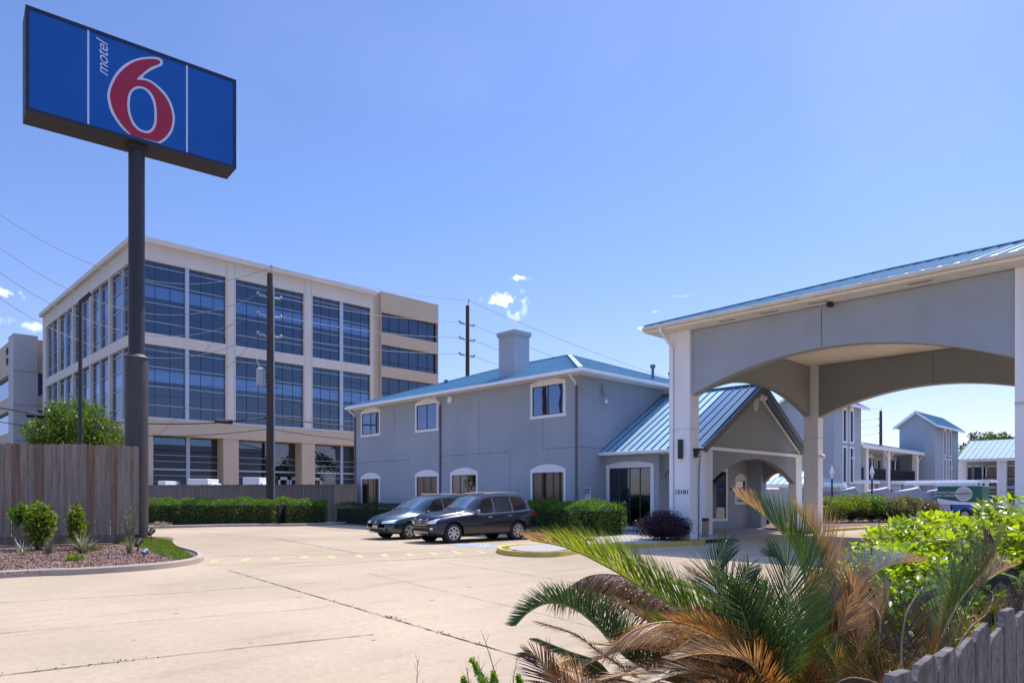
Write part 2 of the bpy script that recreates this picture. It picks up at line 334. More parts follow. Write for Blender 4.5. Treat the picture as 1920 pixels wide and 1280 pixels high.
# weeds and crumbs in the joints
P=[]
for a,b,k in (((600,1120),(800,1178),26),((730,1157),(760,1168),40),((0,1267),(300,1233),40),((520,1010),(640,1032),24),((820,1185),(900,1210),30)):
    for _ in range(k):
        t=random.random(); q=G(a[0]+(b[0]-a[0])*t,a[1]+(b[1]-a[1])*t); P.append((q[0]+random.gauss(0,.02),q[1]+random.gauss(0,.02),.012))
o=leaf_mesh('joint_weeds',P,.03,leafmat('dead weed crumbs',(.06,.05,.025),(.14,.11,.05),.1)); tag(o,'small dark weeds and crumbs along the concrete joints','weeds',kind='stuff')
# painted walkway dashes
DH=Vector((-.9235,.485,0)).normalized()
pts=[(400,1054),(460,1051),(515,1049),(570,1046),(622,1046),(675,1044),(722,1043),(770,1041),(815,1039),(860,1037),(905,1036),(948,1034)]
mk=MB()
for p in pts:
    c=Vector(G(*p)); c.z=0; L_=1.15; n=Vector((-DH.y,DH.x,0))*.10; a=c-DH*L_*.3; b=c+DH*L_*.7
    mk.quad(*[(q.x,q.y,.008) for q in (a-n,a+n,b+n,b-n)])
e0=[G(385,1060),G(560,1054),G(760,1049),G(950,1040)]; e1=[G(400,1043),G(570,1040),G(760,1036),G(900,1031)]
strip(mk,e0,.07,.0085,wj=.3); strip(mk,e1,.07,.0085,wj=.3)
struct(mk.build('walkway_marking',YEL))
mk=MB()
c=G(895,1022.5)
mk.box(c[0]-1.0,c[0]-.2,c[1]-.55,c[1]+.55,.008,.0082); mk.box(c[0]+.15,c[0]+1.05,c[1]-.5,c[1]+.6,.008,.0082)
struct(mk.build('accessible_bay_marking',BLU))
mk=MB(); r=[]
for i in range(16):
    a=math.radians(-60+i*18); r.append((c[0]-.02+.3*math.cos(a),c[1]+.3*math.sin(a)))
strip(mk,r,.07,.0105,wj=.1); mk.box(c[0]-.05,c[0]+.05,c[1]+.1,c[1]+.62,.0103,.0105); struct(mk.build('wheelchair_symbol_marking',mat('worn white road paint',(.6,.6,.58),.8,.2,8)))
mk=MB()
for px,py,r in ((640,1012,.22),(600,1008,.16),(720,1068,.14),(560,1120,.10),(880,1100,.16),(330,1150,.09),(470,1205,.08),(250,1200,.06),(810,1125,.10),(700,1200,.07),(1000,1060,.2),(540,1000,.2),(760,1160,.05),(120,1245,.06),(390,1100,.08)):
    r*=.42; c=G(px,py); n_=18; vs=[(c[0],c[1],.0065)]+[(c[0]+r*random.uniform(.6,1.25)*math.cos(2*math.pi*k/n_)*1.3,c[1]+r*random.uniform(.6,1.25)*math.sin(2*math.pi*k/n_),.0065) for k in range(n_)]
    mk.add(vs,[(0,1+k,1+(k+1)%n_) for k in range(n_)])
struct(mk.build('oil_stains',mat('oil stained concrete',(.28,.205,.12),.7,.25,6,.2,25)))
# ------------------------------------------------------------------ kerbed beds
def kerb(name,pts,h,w,m,closed=False,parent=None):
    P=[Vector((p[0],p[1],0)) for p in cat(pts,5,closed)]; n=len(P); vs=[];fs=[]
    prof=[(0,0),(.01,h*.82),(.035,h),(w-.01,h),(w,0)]
    for i in range(n):
        a=P[(i-1)%n] if closed or i>0 else P[i]; b=P[(i+1)%n] if closed or i<n-1 else P[i]
        d=(b-a).normalized(); nn=Vector((-d.y,d.x,0))
        for (o,z) in prof: q=P[i]+nn*o; vs.append((q.x,q.y,z))
    k=len(prof)
    for i in range(n if closed else n-1):
        j=(i+1)%n
        for q in range(k-1): fs.append((i*k+q,j*k+q,j*k+q+1,i*k+q+1))
    mb=MB(); mb.add(vs,fs); o=mb.build(name,m,parent,smooth='auto'); return o
def flat(name,pts,z,m,dome=0,parent=None):
    P=[Vector((p[0],p[1],0)) for p in cat(pts,5)]; c=sum(P,Vector())/len(P); mb=MB(); vs=[(c.x,c.y,z+dome)]; rings=6
    for k in range(1,rings+1):
        t=k/rings
        for p in P: q=c.lerp(p,t); vs.append((q.x,q.y,z+dome*(1-t*t)+(random.uniform(-.012,.012) if dome and k<rings else 0)))
    n=len(P); fs=[(0,1+i,1+(i+1)%n) for i in range(n)]
    for k in range(rings-1):
        b=1+k*n
        for i in range(n): fs.append((b+i,b+n+i,b+n+(i+1)%n,b+(i+1)%n))
    mb.add(vs,fs); return mb.build(name,m,parent)
MULCH=mat('bark mulch',(.15,.085,.06),.95,.45,9,.4,55,1.0,45)
bed=[(-18.1,-3),(-18.0,2.5),(-17.55,3.9),(-17.5,5.3),(-17.95,6.3),(-18.9,7.05),(-20.6,7.6),(-23,7.95),(-25.5,8.6)]
struct(kerb('bed_kerb',bed,.15,.16,KERB))
inner=[(-18.25,-3),(-18.15,2.5),(-17.72,3.9),(-17.68,5.3),(-18.1,6.2),(-19.0,6.9),(-20.6,7.42),(-23,7.78),(-25.5,8.4),(-30,9),(-32,0),(-30,-6),(-22,-6)]
struct(flat('mulch_bed',inner,.10,MULCH,dome=.0))
P=[]
for _ in range(16000):
    y=random.uniform(1.0,6.6); x=random.uniform(-26.0,-17.8)
    if y>5.9 and x>-18.2: continue
    if x+y*1.0>-11.9: continue
    P.append((x,y,.10))
o=leaf_mesh('mulch_chips',P,.05,leafmat('bark chips',(.09,.04,.025),(.42,.25,.17),.0,rough=.8),asp=.5,up=.1); tag(o,'red brown bark mulch chips in the kerbed bed','mulch',kind='stuff')
# lawn wedge round the sign pole
def inpoly(x,y,P):
    c=False; j=len(P)-1
    for i in range(len(P)):
        if (P[i][1]>y)!=(P[j][1]>y) and x<(P[j][0]-P[i][0])*(y-P[i][1])/(P[j][1]-P[i][1])+P[i][0]: c=not c
        j=i
    return c
lawn=[G(362,1042,.15)[:2],G(346,1045.5,.15)[:2],G(322,1045,.12)[:2],G(297,1037,.12)[:2],G(268,1026,.12)[:2],(-29.5,7.0),(-29.2,8.7),(-26,8.6),(-23.5,7.85)]
struct(flat('lawn_wedge',lawn,.112,mat('lawn soil',(.05,.07,.015),.95,.3,6),dome=.03))
P=[];
while len(P)<26000:
    x=random.uniform(-29.5,-18.5); y=random.uniform(5.0,9)
    if inpoly(x,y,lawn): P.append((x,y,.12))
GR=leafmat('grass blades',(.08,.12,.015),(.20,.24,.04),.4)
o=leaf_mesh('lawn_grass',P,.075,GR,asp=.14,up=1.0); tag(o,'short yellow green grass in the wedge behind the curved kerb','grass',kind='stuff')
# ================================================================== MOTEL BUILDING
FY=23.8; HX0,HX1=-38.75,-20.15; LY=25.55
fF=lambda y:(lambda u,z,d=0:(u,y+d,z))          # faces -Y, d goes inwards
fX=lambda x:(lambda u,z,d=0:(x-d,u,z))          # faces +X, d goes inwards
mot=thing('motel_building','two storey grey stucco motel with blue metal roof, chimney and gabled lobby porch','building',(-29,27,0))
wins=[(-37.96,-35.83,5.32,6.92,1),(-32.29,-30.2,5.25,6.92,1),(-23.18,-20.97,5.30,6.96,1)]
def arch_frame(fn,u0,u1,z0,z1,rise=.2,m=.13,sill=.14,proud=.025,head=.14,parent=None,mull=1,curt=True,dark=False,legs=False,key=None):
    """white arched surround with recessed glass, mullions and a curtain"""
    mb=MB(); P=lambda u,z,d:fn(u,z,d)
    def bx(a,b,c,d): mb.prism([(a,c),(b,c),(b,d),(a,d)],P,-proud,.02)
    zb=z0+sill if sill else z0
    bx(u0,u0+m,zb,z1-head); bx(u1-m,u1,zb,z1-head)
    if sill: bx(u0-.03,u1+.03,z0,zb)
    arc=[(u0,z1-head)]+[(u0+(u1-u0)*k/12, z1+rise*(1-(2*k/12-1)**2)) for k in range(13)]+[(u1,z1-head)]
    mb.prism(arc[::-1],P,-proud-.004,.02)
    w=mb.build('window',TRIM,parent)
    g=MB(); g.quad(P(u0+m,zb,.022),P(u1-m,zb,.022),P(u1-m,z1-head,.022),P(u0+m,z1-head,.022)); g.build('pane',GLD if dark else (GLL if curt else GL),w)
    b=MB(); W_=u1-u0-2*m
    for k in range(mull):
        c=u0+m+W_*(k+1)/(mull+1); b.prism([(c-.025,zb),(c+.025,zb),(c+.025,z1-head),(c-.025,z1-head)],P,.004,.020)
    for (a,c) in ((u0+m,u0+m+.035),(u1-m-.035,u1-m)): b.prism([(a,zb+.04),(c,zb+.04),(c,z1-head-.04),(a,z1-head-.04)],P,.004,.020)
    for (a,c) in ((zb,zb+.04),(z1-head-.04,z1-head)): b.prism([(u0+m,a),(u1-m,a),(u1-m,c),(u0+m,c)],P,.004,.020)
    b.build('sash',FRAMEB,w)
    if curt:
        c=MB(); n=int(W_/.05); vs=[];fs=[]
        for i in range(n+1):
            u=u0+m+W_*i/n; d=.17+.02*math.sin(i*1.3)+.008*random.random(); vs+=[P(u,zb,d),P(u,z1-head,d)]
        for i in range(n): fs.append((2*i,2*i+2,2*i+3,2*i+1))
        c.add(vs,fs); c.build('curtain',CURT,w,smooth=True)
    return w
low=[(-37.96,-35.83,.55,2.86),(-32.29,-30.16,.55,2.9),(-29.15,-26.95,.55,2.92),(-23.18,-20.97,.55,2.92)]
hol=[(a+.13,b-.13,c+.14,d-.16) for a,b,c,d,_ in wins]+[(a+.13,b-.13,c+.14,d-.0-.14) for a,b,c,d in low]
mb=MB(); wall(mb,fF(FY),HX0,HX1,0,7.25,hol,.14)
mb.quad((HX1,FY,0),(HX1,FY+13.5,0),(HX1,FY+13.5,7.25),(HX1,FY,7.25)); mb.quad((HX0,FY+13.5,0),(HX0,FY,0),(HX0,FY,7.25),(HX0,FY+13.5,7.25)); mb.quad((HX1,FY+13.5,0),(HX0,FY+13.5,0),(HX0,FY+13.5,7.25),(HX1,FY+13.5,7.25))
mb.build('wall',STUCCO,mot)
mb=MB(); mb.box(HX0+.3,HX1-.3,FY+.6,FY+.65,0.1,7); mb.build('interior_wall',DARK,mot)
for a,b,c,d,_ in wins: arch_frame(fF(FY),a,b,c,d-.02,.17,parent=mot,mull=1,curt=False)
for i,(a,b,c,d) in enumerate(low): arch_frame(fF(FY),a,b,c,d,.24,parent=mot,mull=2,curt=(i!=2),dark=(i==2))
# stucco control joints
mb=MB(); jm=mat('shadow gap joint',(.12,.125,.15),.9,.1,3)
def hj(x0,x1,z): mb.box(x0,x1,FY-.004,FY+.001,z,z+.022)
def vj(x,z0,z1): mb.box(x,x+.02,FY-.004,FY+.001,z0,z1)
hj(HX0,-33.0,3.73); hj(-30.0,-24.6,3.83); hj(-22.4,HX1,3.86); vj(-34.4,5.3,7.0); vj(-24.6,.6,3.8); vj(-26.9,3.85,6.6); vj(-22.4,3.86,7.0)
mb.box(HX1-.001,HX1+.004,FY,FY+1.9,3.86,3.88); mb.build('control_joints',jm,mot)
# hip roof
EO=.6; ez=7.2; e0,e1,ey0,ey1=HX0+.15,HX1+.55,FY-EO,FY+13.5+.5; RD=7.0; rz=9.72
def seams_quad(mb,a,b,c,d,pitch=.42,h=.05,w=.035,th=.03,mi=0):
    """standing seam panel: a,b along the eave; d,c along the ridge (a->d, b->c)"""
    a,b,c,d=map(Vector,(a,b,c,d)); nrm=(b-a).cross(d-a)
    if nrm.z<0: nrm=-nrm
    nrm.normalize(); mb.add([a,b,c,d],[(0,1,2,3)],mi); L_=(b-a).length; k=int(L_/pitch); e=(b-a)/L_
    sl=((d-a)-e*((d-a).dot(e))).normalized()
    mb.add([a-nrm*th,b-nrm*th,b,a],[(0,1,2,3)],mi)
    for i in range(k+1):
        s=i*pitch
        # run of this seam up the slope, clipped to the panel outline
        def top(s):
            best=0
            lo=(d-a).dot(e); hi=L_+(c-b).dot(e); H_=(d-a).dot(sl)
            if s<lo: best=H_*s/lo if lo>0 else H_
            elif s>hi: best=H_*(L_-s)/(L_-hi) if L_>hi else H_
            else: best=H_
            return best
        t=top(s)
        if t<.3: continue
        p0=a+e*s; p1=p0+sl*t
        mb.bar(p0+nrm*h/2-sl*.02,p1+nrm*h/2,w,h,up=nrm,mi=mi+1)
mb=MB()
A=(e0,ey0,ez);B=(e1,ey0,ez);C=(e1,ey1,ez);Dd=(e0,ey1,ez);RL=(e0+RD,ey0+7.3,rz);RR=(e1-RD,ey0+7.3,rz)
seams_quad(mb,A,B,RR,RL); seams_quad(mb,B,C,RR,RR); seams_quad(mb,C,Dd,RL,RR); seams_quad(mb,Dd,A,RL,RL)
rf=mb.build('roof',TEAL,mot)
mb=MB(); 
for a,b in ((A,RL),(B,RR),(C,RR),(Dd,RL),(RL,RR)): mb.bar(Vector(a)+Vector((0,0,.05)),Vector(b)+Vector((0,0,.06)),.22,.05)
mb.build('ridge_cap',TEAL,rf)
def gutter(mb,a,b,out,h=.15):
    a=Vector(a);b=Vector(b);o=Vector(out); mb.bar(a+o*.07-Vector((0,0,h/2)),b+o*.07-Vector((0,0,h/2)),.14,h)
mb=MB(); gutter(mb,(e0-.1,ey0,ez),(e1+.1,ey0,ez),(0,-1,0)); gutter(mb,(e1,ey0,ez),(e1,ey1,ez),(1,0,0)); mb.build('gutter',TRIM,mot,bevel=.02)
mb=MB(); mb.box(e0,e1,ey0,FY-.003,ez-.14,ez-.10); mb.box(HX1+.003,e1,FY-.003,ey1,ez-.14,ez-.10); mb.build('soffit',CREAM,mot)
def downspout(x,y,z0,z1,parent,m,kick=.45,r=.045):
    d=MB(); d.tube([(x,y-kick,z1),(x,y-kick*.9,z1-.12),(x,y-.15,z1-.32),(x,y-.05,z1-.5)],r*1.15,8); d.build('gutter_elbow',TRIM,parent,smooth=True)
    d=MB(); d.box(x-r,x+r,y-.09,y-.004,z0,z1-.45); return d.build('downspout',m,parent)
SPG=mat('grey painted downspout',(.13,.135,.16),.6,.1,2)
for x in (-38.6,-30.0,-20.32): downspout(x,FY,.1,7.1,mot,SPG,.5)
# chimney
mb=MB(); cx0,cx1,cy0,cy1=-26.14,-24.98,24.5,25.55
mb.box(cx0,cx1,cy0,cy1,7.0,9.86); ch=mb.build('chimney',STUCCO,mot)
mb=MB(); mb.box(cx0-.04,cx1+.04,cy0-.04,cy1+.04,9.72,9.80); mb.box(cx0-.08,cx1+.08,cy0-.08,cy1+.08,9.80,9.98); mb.box(cx0+.2,cx1-.2,cy0+.2,cy1-.2,9.98,10.04); mb.build('chimney_cap',STUCCO,ch)
# security lights, camera boxes, roof vents
mb=MB(); mb.box(-29.25,-28.95,FY-.14,FY-.004,6.62,6.98); mb.build('junction_box',TRIM,mot,bevel=.02)
mb=MB(); mb.box(HX1+.004,HX1+.15,25.35,25.6,6.35,6.75); mb.build('junction_box',mat('grey box',(.3,.33,.36),.5,.05,3),mot,bevel=.02)
mb=MB(); sphere_mb(mb,(HX1+.15,25.5,6.0),.09); mb.bar((HX1,25.5,6.15),(HX1+.15,25.5,6.1),.04,.04); mb.build('security_camera',TRIM,mot,smooth=True)
for (x,y,z,r) in ((-20.9,30.5,8.0,.11),(-21.5,33.0,8.0,.08),(-33.5,27.0,8.3,.1)):
    mb=MB(); mb.tube([(x,y,z-.5),(x,y,z+.35)],r*.7,10); mb.tube([(x,y,z+.3),(x,y,z+.45)],r*1.3,10); mb.build('roof_vent',TEALD,mot,smooth='auto')
# ---------------------------------------------------------------- lobby wing
GX=-14.77; ly0,ly1,lez,lrz,lry=25.2,35.4,3.66,6.74,30.3
mb=MB(); wall(mb,fF(LY),HX1+.001,-17.2,0,3.62,[(-19.85,-17.62,.35,2.95)],.14)
mb.quad((-17.2,LY,0),(-17.2,LY+1.1,0),(-17.2,LY+1.1,3.62),(-17.2,LY,3.62))
wall(mb,fX(-17.6),LY+1.1,34.3,0,3.6,[(28.4,29.9,0,2.5),(30.3,32.0,.62,2.9),(33.0,34.0,1.4,2.45)],.14)
mb.quad((-17.6,LY+1.1,0),(-17.2,LY+1.1,0),(-17.2,LY+1.1,3.6),(-17.6,LY+1.1,3.6))
mb.quad((-17.6,34.3,0),(-16.9,34.3,0),(-16.9,34.3,3.6),(-17.6,34.3,3.6)); mb.quad((-16.9,34.3,0),(-16.9,34.9,0),(-16.9,34.9,3.6),(-16.9,34.3,3.6))
mb.build('lobby_wall',STUCCO,mot)
mb=MB(); mb.box(-19.9,-18.0,LY+.9,LY+.95,.1,3.5); mb.box(-18.3,-18.25,27,34.2,.1,3.5); mb.build('interior_wall',DARK,mot)
arch_frame(fF(LY),-20.02,-17.45,.2,3.1,.13,parent=mot,mull=3,curt=False,dark=True,m=.17,head=.15)
w=arch_frame(fX(-17.6),30.15,32.15,.45,3.06,.0,parent=mot,mull=0,curt=False,dark=True,m=.15,head=.16)
w=arch_frame(fX(-17.6),32.9,34.1,1.25,2.6,.22,parent=mot,mull=0,curt=False,m=.12,head=.12)
mb=MB(); mb.box(-17.66,-17.58,28.3,28.4,0,2.55); mb.box(-17.66,-17.58,29.9,30.0,0,2.55); mb.box(-17.66,-17.58,28.3,30,2.55,2.65); dr_=mb.build('lobby_door',TRIM,mot); mb=MB(); mb.box(-17.72,-17.70,28.4,29.9,.02,2.5); mb.build('pane',GLD,dr_)
# porch gable front wall with arch, facing +X
def arch_wall(fn,u0,u1,zt,zs,rise,t,mb,n=20,mi=0,zt_fn=None):
    """spandrel over an arch: underside springs at zs and rises by rise"""
    for k in range(n):
        a=u0+(u1-u0)*k/n; b=u0+(u1-u0)*(k+1)/n
        f=lambda u: zs+rise*(1-(2*(u-u0)/(u1-u0)-1)**2)
        ta=zt_fn(a) if zt_fn else zt; tb=zt_fn(b) if zt_fn else zt
        mb.quad(fn(a,f(a),0),fn(b,f(b),0),fn(b,tb,0),fn(a,ta,0),mi)
        mb.quad(fn(b,f(b),t),fn(a,f(a),t),fn(a,ta,t),fn(b,tb,t),mi)
        mb.quad(fn(a,f(a),t),fn(b,f(b),t),fn(b,f(b),0),fn(a,f(a),0),mi)
roofz=lambda y: lez+(lrz-lez)*(1-abs(y-lry)/(ly1-lry))
mb=MB(); arch_wall(fX(-15.12),26.3,34.3,3.62,2.3,1.1,.3,mb); mb.quad((-15.12,25.6,3.62),(-15.12,35.0,3.62),(-15.12,lry,roofz(lry)-.12),(-15.12,lry,roofz(lry)-.12))
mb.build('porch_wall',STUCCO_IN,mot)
mb=MB(); mb.box(-15.12,-15.02,25.7,34.95,3.60,3.74); mb.build('porch_band',TRIM,mot)
mb=MB(); mb.box(-15.7,-15.06,25.75,26.3,0,3.6); mb.build('porch_column',WHITE,mot,bevel=.01)
mb=MB(); mb.box(-15.45,-15.06,34.3,34.95,0,3.6); mb.build('porch_column',WHITE,mot,bevel=.01)
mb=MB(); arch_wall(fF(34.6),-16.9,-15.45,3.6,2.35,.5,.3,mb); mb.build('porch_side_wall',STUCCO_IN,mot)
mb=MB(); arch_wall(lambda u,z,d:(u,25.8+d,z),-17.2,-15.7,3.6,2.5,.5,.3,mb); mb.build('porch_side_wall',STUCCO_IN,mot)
mb=MB(); mb.box(-17.58,-15.14,25.85,34.9,3.55,3.59); mb.build('porch_ceiling',CREAM,mot)
mb=MB(); sx=-16.55
seams_quad(mb,(HX1,ly0,lez),(sx,ly0,lez),(sx,lry,lrz),(HX1,lry,lrz),.40,.055)
seams_quad(mb,(GX,ly1,lez),(HX1,ly1,lez),(HX1,lry,lrz),(GX,lry,lrz),.40,.055)
lr=mb.build('lobby_roof',[TEAL[0],TEALD],mot)  # dark seam colour carries the shading of the seams
mb=MB(); seams_quad(mb,(sx+.001,ly0,lez),(GX,ly0,lez),(GX,lry,lrz),(sx+.001,lry,lrz),.40,.055); o=mb.build('painted_shade_roof_panels',[TEALM,TEALD],lr); o['label']='matte darker blue roof panels beside the gable, shade painted in'
mb=MB(); mb.bar((HX1,lry,lrz+.04),(GX,lry,lrz+.04),.2,.05); mb.build('ridge_cap',TEALD,lr)
mb=MB(); mb.bar((GX+.02,ly0-.05,lez-.10),(GX+.02,lry,lrz-.10),.06,.26,up=(0,-1,1)); mb.bar((GX+.02,ly1+.05,lez-.10),(GX+.02,lry,lrz-.10),.06,.26,up=(0,1,1)); 
mb.build('rake_board',mat('grey brown rake board',(.12,.115,.115),.6,.1,3),mot)
mb=MB(); mb.bar((-15.08,26.0,3.80),(-15.08,lry,lrz-.36),.05,.1); mb.bar((-15.08,34.7,3.80),(-15.08,lry,lrz-.36),.05,.1); mb.build('rake_trim',TRIM,mot)
mb=MB(); gutter(mb,(HX1+.02,ly0,lez),(GX,ly0,lez),(0,-1,0),.14); mb.build('gutter',TRIM,mot,bevel=.02)
mb=MB(); mb.box(HX1+.01,GX-.02,ly0,LY-.003,lez-.13,lez-.10); mb.box(-17.2,GX-.02,LY,25.8,3.5,3.53); mb.build('soffit',CREAM,mot)
mb=MB(); c=(-15.06,30.15,5.85)
for i in range(24):
    a=2*math.pi*i/24; b=2*math.pi*(i+1)/24; p=lambda a,r,x:(x,c[1]+r*.62*math.cos(a),c[2]+r*math.sin(a))
    mb.quad(p(a,.30,c[0]),p(b,.30,c[0]),p(b,.24,c[0]),p(a,.24,c[0])); mb.quad(p(a,.30,c[0]),p(a,.3,-15.12),p(b,.3,-15.12),p(b,.30,c[0]))
for k in range(-3,4): z=c[2]+k*.065; hw=.155*math.sqrt(max(.05,1-(k*.065/.25)**2)); mb.box(-15.09,-15.07,c[1]-hw,c[1]+hw,z-.018,z+.018)
mb.build('gable_vent',CREAM,mot)
mb=MB(); mb.box(-15.1,-14.85,30.15,30.45,6.1,6.28); sphere_mb(mb,(-14.85,30.5,6.15),.12); sphere_mb(mb,(-14.88,30.1,6.1),.11); mb.build('floodlight',CREAM,mot,smooth='auto')
mb=MB(); mb.box(-17.6,-17.5,32.45,32.57,2.0,2.14); mb.build('wall_lamp',BRONZE,mot)
# porch slab
mb=MB(); mb.box(-17.6,-14.2,25.9,36.5,.0045,.05); struct(mb.build('porch_slab',mat('smooth porch concrete',(.40,.36,.33),.7,.06,1,.04,30,spec=.3)))
# ================================================================== CANOPY
can=thing('entrance_canopy','tall white pillared entrance canopy with grey arched beams, blue metal roof and number 15101','canopy',(-8.8,27.5,0))
CX0,CX1,CY0,CY1,CZ=-15.1,7.1,21.5,34.2,7.86
P1=(-14.5,-13.6,22.2,22.78); P2=(-13.92,-13.26,32.5,33.05); P3=(-3.97,-3.07,22.2,22.78); P4=(-3.97,-3.3,32.5,33.05); P5=(5.7,6.6,22.2,22.78); P6=(5.7,6.4,32.5,33.05)
for i,(a,b,c,d) in enumerate((P1,P2,P3,P4,P5,P6)):
    mb=MB(); mb.box(a,b,c,d,0,7.68)
    if i in(0,2,4): mb.box(a+.28,b+.001,c-.05,c,0,7.68)
    mb.build('pillar',WHITE,can,bevel=.012)
GJ=mat('faint groove',(.45,.45,.48),.8,.1,3)
mb=MB(); 
for (a,b,c,d) in (P1,P3): mb.box(a-.003,b+.004,c-.054,d+.003,4.12,4.14)
mb.box(P2[0]-.01,P2[1]+.01,P2[2]-.01,P2[3]+.01,4.35,4.37); mb.build('pillar_groove',GJ,can)
mb=MB(); arch_wall(fF(22.28),P1[1],P3[0],7.66,5.36,1.02,.36,mb,28); fb=mb.build('front_beam',STUCCO,can)
mb=MB(); arch_wall(fF(22.28),P3[1],P5[0],7.66,5.36,1.02,.36,mb,28); mb.build('front_beam',STUCCO,can)
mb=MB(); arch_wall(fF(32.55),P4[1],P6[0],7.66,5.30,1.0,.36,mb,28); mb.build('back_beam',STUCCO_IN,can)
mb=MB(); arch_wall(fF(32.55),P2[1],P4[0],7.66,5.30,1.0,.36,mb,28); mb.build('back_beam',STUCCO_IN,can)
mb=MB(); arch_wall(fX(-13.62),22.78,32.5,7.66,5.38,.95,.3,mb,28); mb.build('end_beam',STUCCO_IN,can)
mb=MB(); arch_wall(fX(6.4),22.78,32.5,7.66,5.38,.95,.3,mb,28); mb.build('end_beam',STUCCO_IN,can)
for (y,dz,xa,xb,zs,rs) in ((22.276,0,P1[1],P3[0],5.36,1.02),(32.546,0,P2[1],P4[0],5.30,1.0)):
    mb=MB()
    for k in range(28):
        a=xa+(xb-xa)*k/28; b=xa+(xb-xa)*(k+1)/28; f=lambda u: zs+rs*(1-(2*(u-xa)/(xb-xa)-1)**2)
        mb.add([(a,y,f(a)-.02),(b,y,f(b)-.02),(b,y,f(b)+.03),(a,y,f(a)+.03),(a,y+.38,f(a)-.02),(b,y+.38,f(b)-.02)],[(0,1,2,3),(4,5,1,0)])
    mb.build('arch_edge_bead',mat('arch edge bead',(.35,.35,.36),.7,.05,3),can)
mb=MB(); mb.box(-8.99,-8.97,22.272,22.281,6.39,7.6); mb.build('control_joint',jm,can); mb=MB(); mb.box(-8.6,-8.58,32.54,32.551,6.3,7.6); mb.build('control_joint',jm,can)
mb=MB(); mb.box(CX0,CX1,CY0,CY1,7.68,7.72); sf=mb.build('soffit',mat('peeling cream soffit',(.84,.77,.66),.8,.08,.9,.06,25,streak=.1),can)
for x,y in ((-9.2,21.8),(-10.8,21.85),(-6.4,21.8),(-12.3,21.85)): mb=MB(); mb.box(x,x+.6,y,y+.1,7.672,7.679); mb.build('soffit_vent',mat('stained vent',(.25,.2,.15),.9,.3,6),sf)
mb=MB(); mb.tube([(-8.8,27.5,7.66),(-8.8,27.5,7.5)],.2,16); mb.build('ceiling_lamp',CREAM,can,smooth='auto')
mb=MB(); ry=(CY0+CY1)/2; rh=7.9+ (ry-CY0)*.322; D2=ry-CY0
a=(CX0,CY0,CZ+.02);b=(CX1,CY0,CZ+.02);c=(CX1,CY1,CZ+.02);d=(CX0,CY1,CZ+.02); rl=(CX0+D2,ry,rh); rr=(CX1-D2,ry,rh)
seams_quad(mb,a,b,rr,rl,.42,.055); seams_quad(mb,b,c,rr,rr,.42); seams_quad(mb,c,d,rl,rr,.42); seams_quad(mb,d,a,rl,rl,.42)
crf=mb.build('roof',TEAL,can); mb=MB()
for p,q in ((a,rl),(b,rr),(c,rr),(d,rl),(rl,rr)): mb.bar(Vector(p)+Vector((0,0,.05)),Vector(q)+Vector((0,0,.06)),.2,.05)
mb.build('ridge_cap',TEALD,crf)
mb=MB(); mb.box(CX0,CX1,CY0-.03,CY0,7.72,7.88); mb.box(CX0-.03,CX0,CY0-.03,CY1,7.72,7.88); mb.box(CX1,CX1+.03,CY0-.03,CY1,7.72,7.88); mb.build('fascia',CREAM,can)
mb=MB(); gutter(mb,(CX0,CY0-.03,7.87),(CX1,CY0-.03,7.87),(0,-1,0),.13); mb.build('gutter',mat('weathered gutter',(.66,.60,.50),.6,.1,2,.1,30,streak=.15),can,bevel=.025)
mb=MB(); x=-14.33; mb.tube([(x,CY0-.1,7.74),(x,CY0-.1,7.6),(x,22.0,7.25),(x,22.12,7.05)],.06,10); mb.box(x-.05,x+.05,22.1,22.197,.3,7.1); mb.build('downspout',TRIM,can,smooth='auto')
mb=MB(); mb.box(-14.02,-13.86,22.0,22.145,3.05,3.75); o=mb.build('wall_lamp',BRONZE,can,bevel=.03); 
mb=MB(); mb.box(-13.6,-13.25,22.35,22.65,3.35,3.42); mb.box(-13.6,-13.5,22.4,22.6,3.1,3.35); mb.build('wall_lamp',BRONZE,can,bevel=.02)
mb=MB(); mb.tube([(-13.5,22.55,3.4),(-13.45,22.62,3.2),(-13.55,22.7,2.6),(-13.57,22.7,.1)],.02,6); mb.build('conduit',SPG,can)
mb=MB(); sphere_mb(mb,(-13.12,32.7,3.5),.11); mb.box(-13.26,-13.15,32.65,32.75,3.5,3.6); mb.build('security_camera',TRIM,can,smooth=True)
mb=MB(); mb.box(-8.72,-8.58,22.0,22.2,7.55,7.66); mb.build('security_camera',DARK,can)
text_mesh('house_number','15101',.215,Matrix.Translation((onY(1278,922,22.138)[0],22.138,1.84))@Matrix.Rotation(math.radians(90),4,'X'),mat('black numerals',(.01,.01,.012),.5,.05,3),can,ext=.012,space=1.12)
mb=MB(); mb.box(P1[0]-.02,P1[1]+.02,P1[2]-.07,P1[3]+.02,0,.16); mb.build('pillar_base',YELB,can)
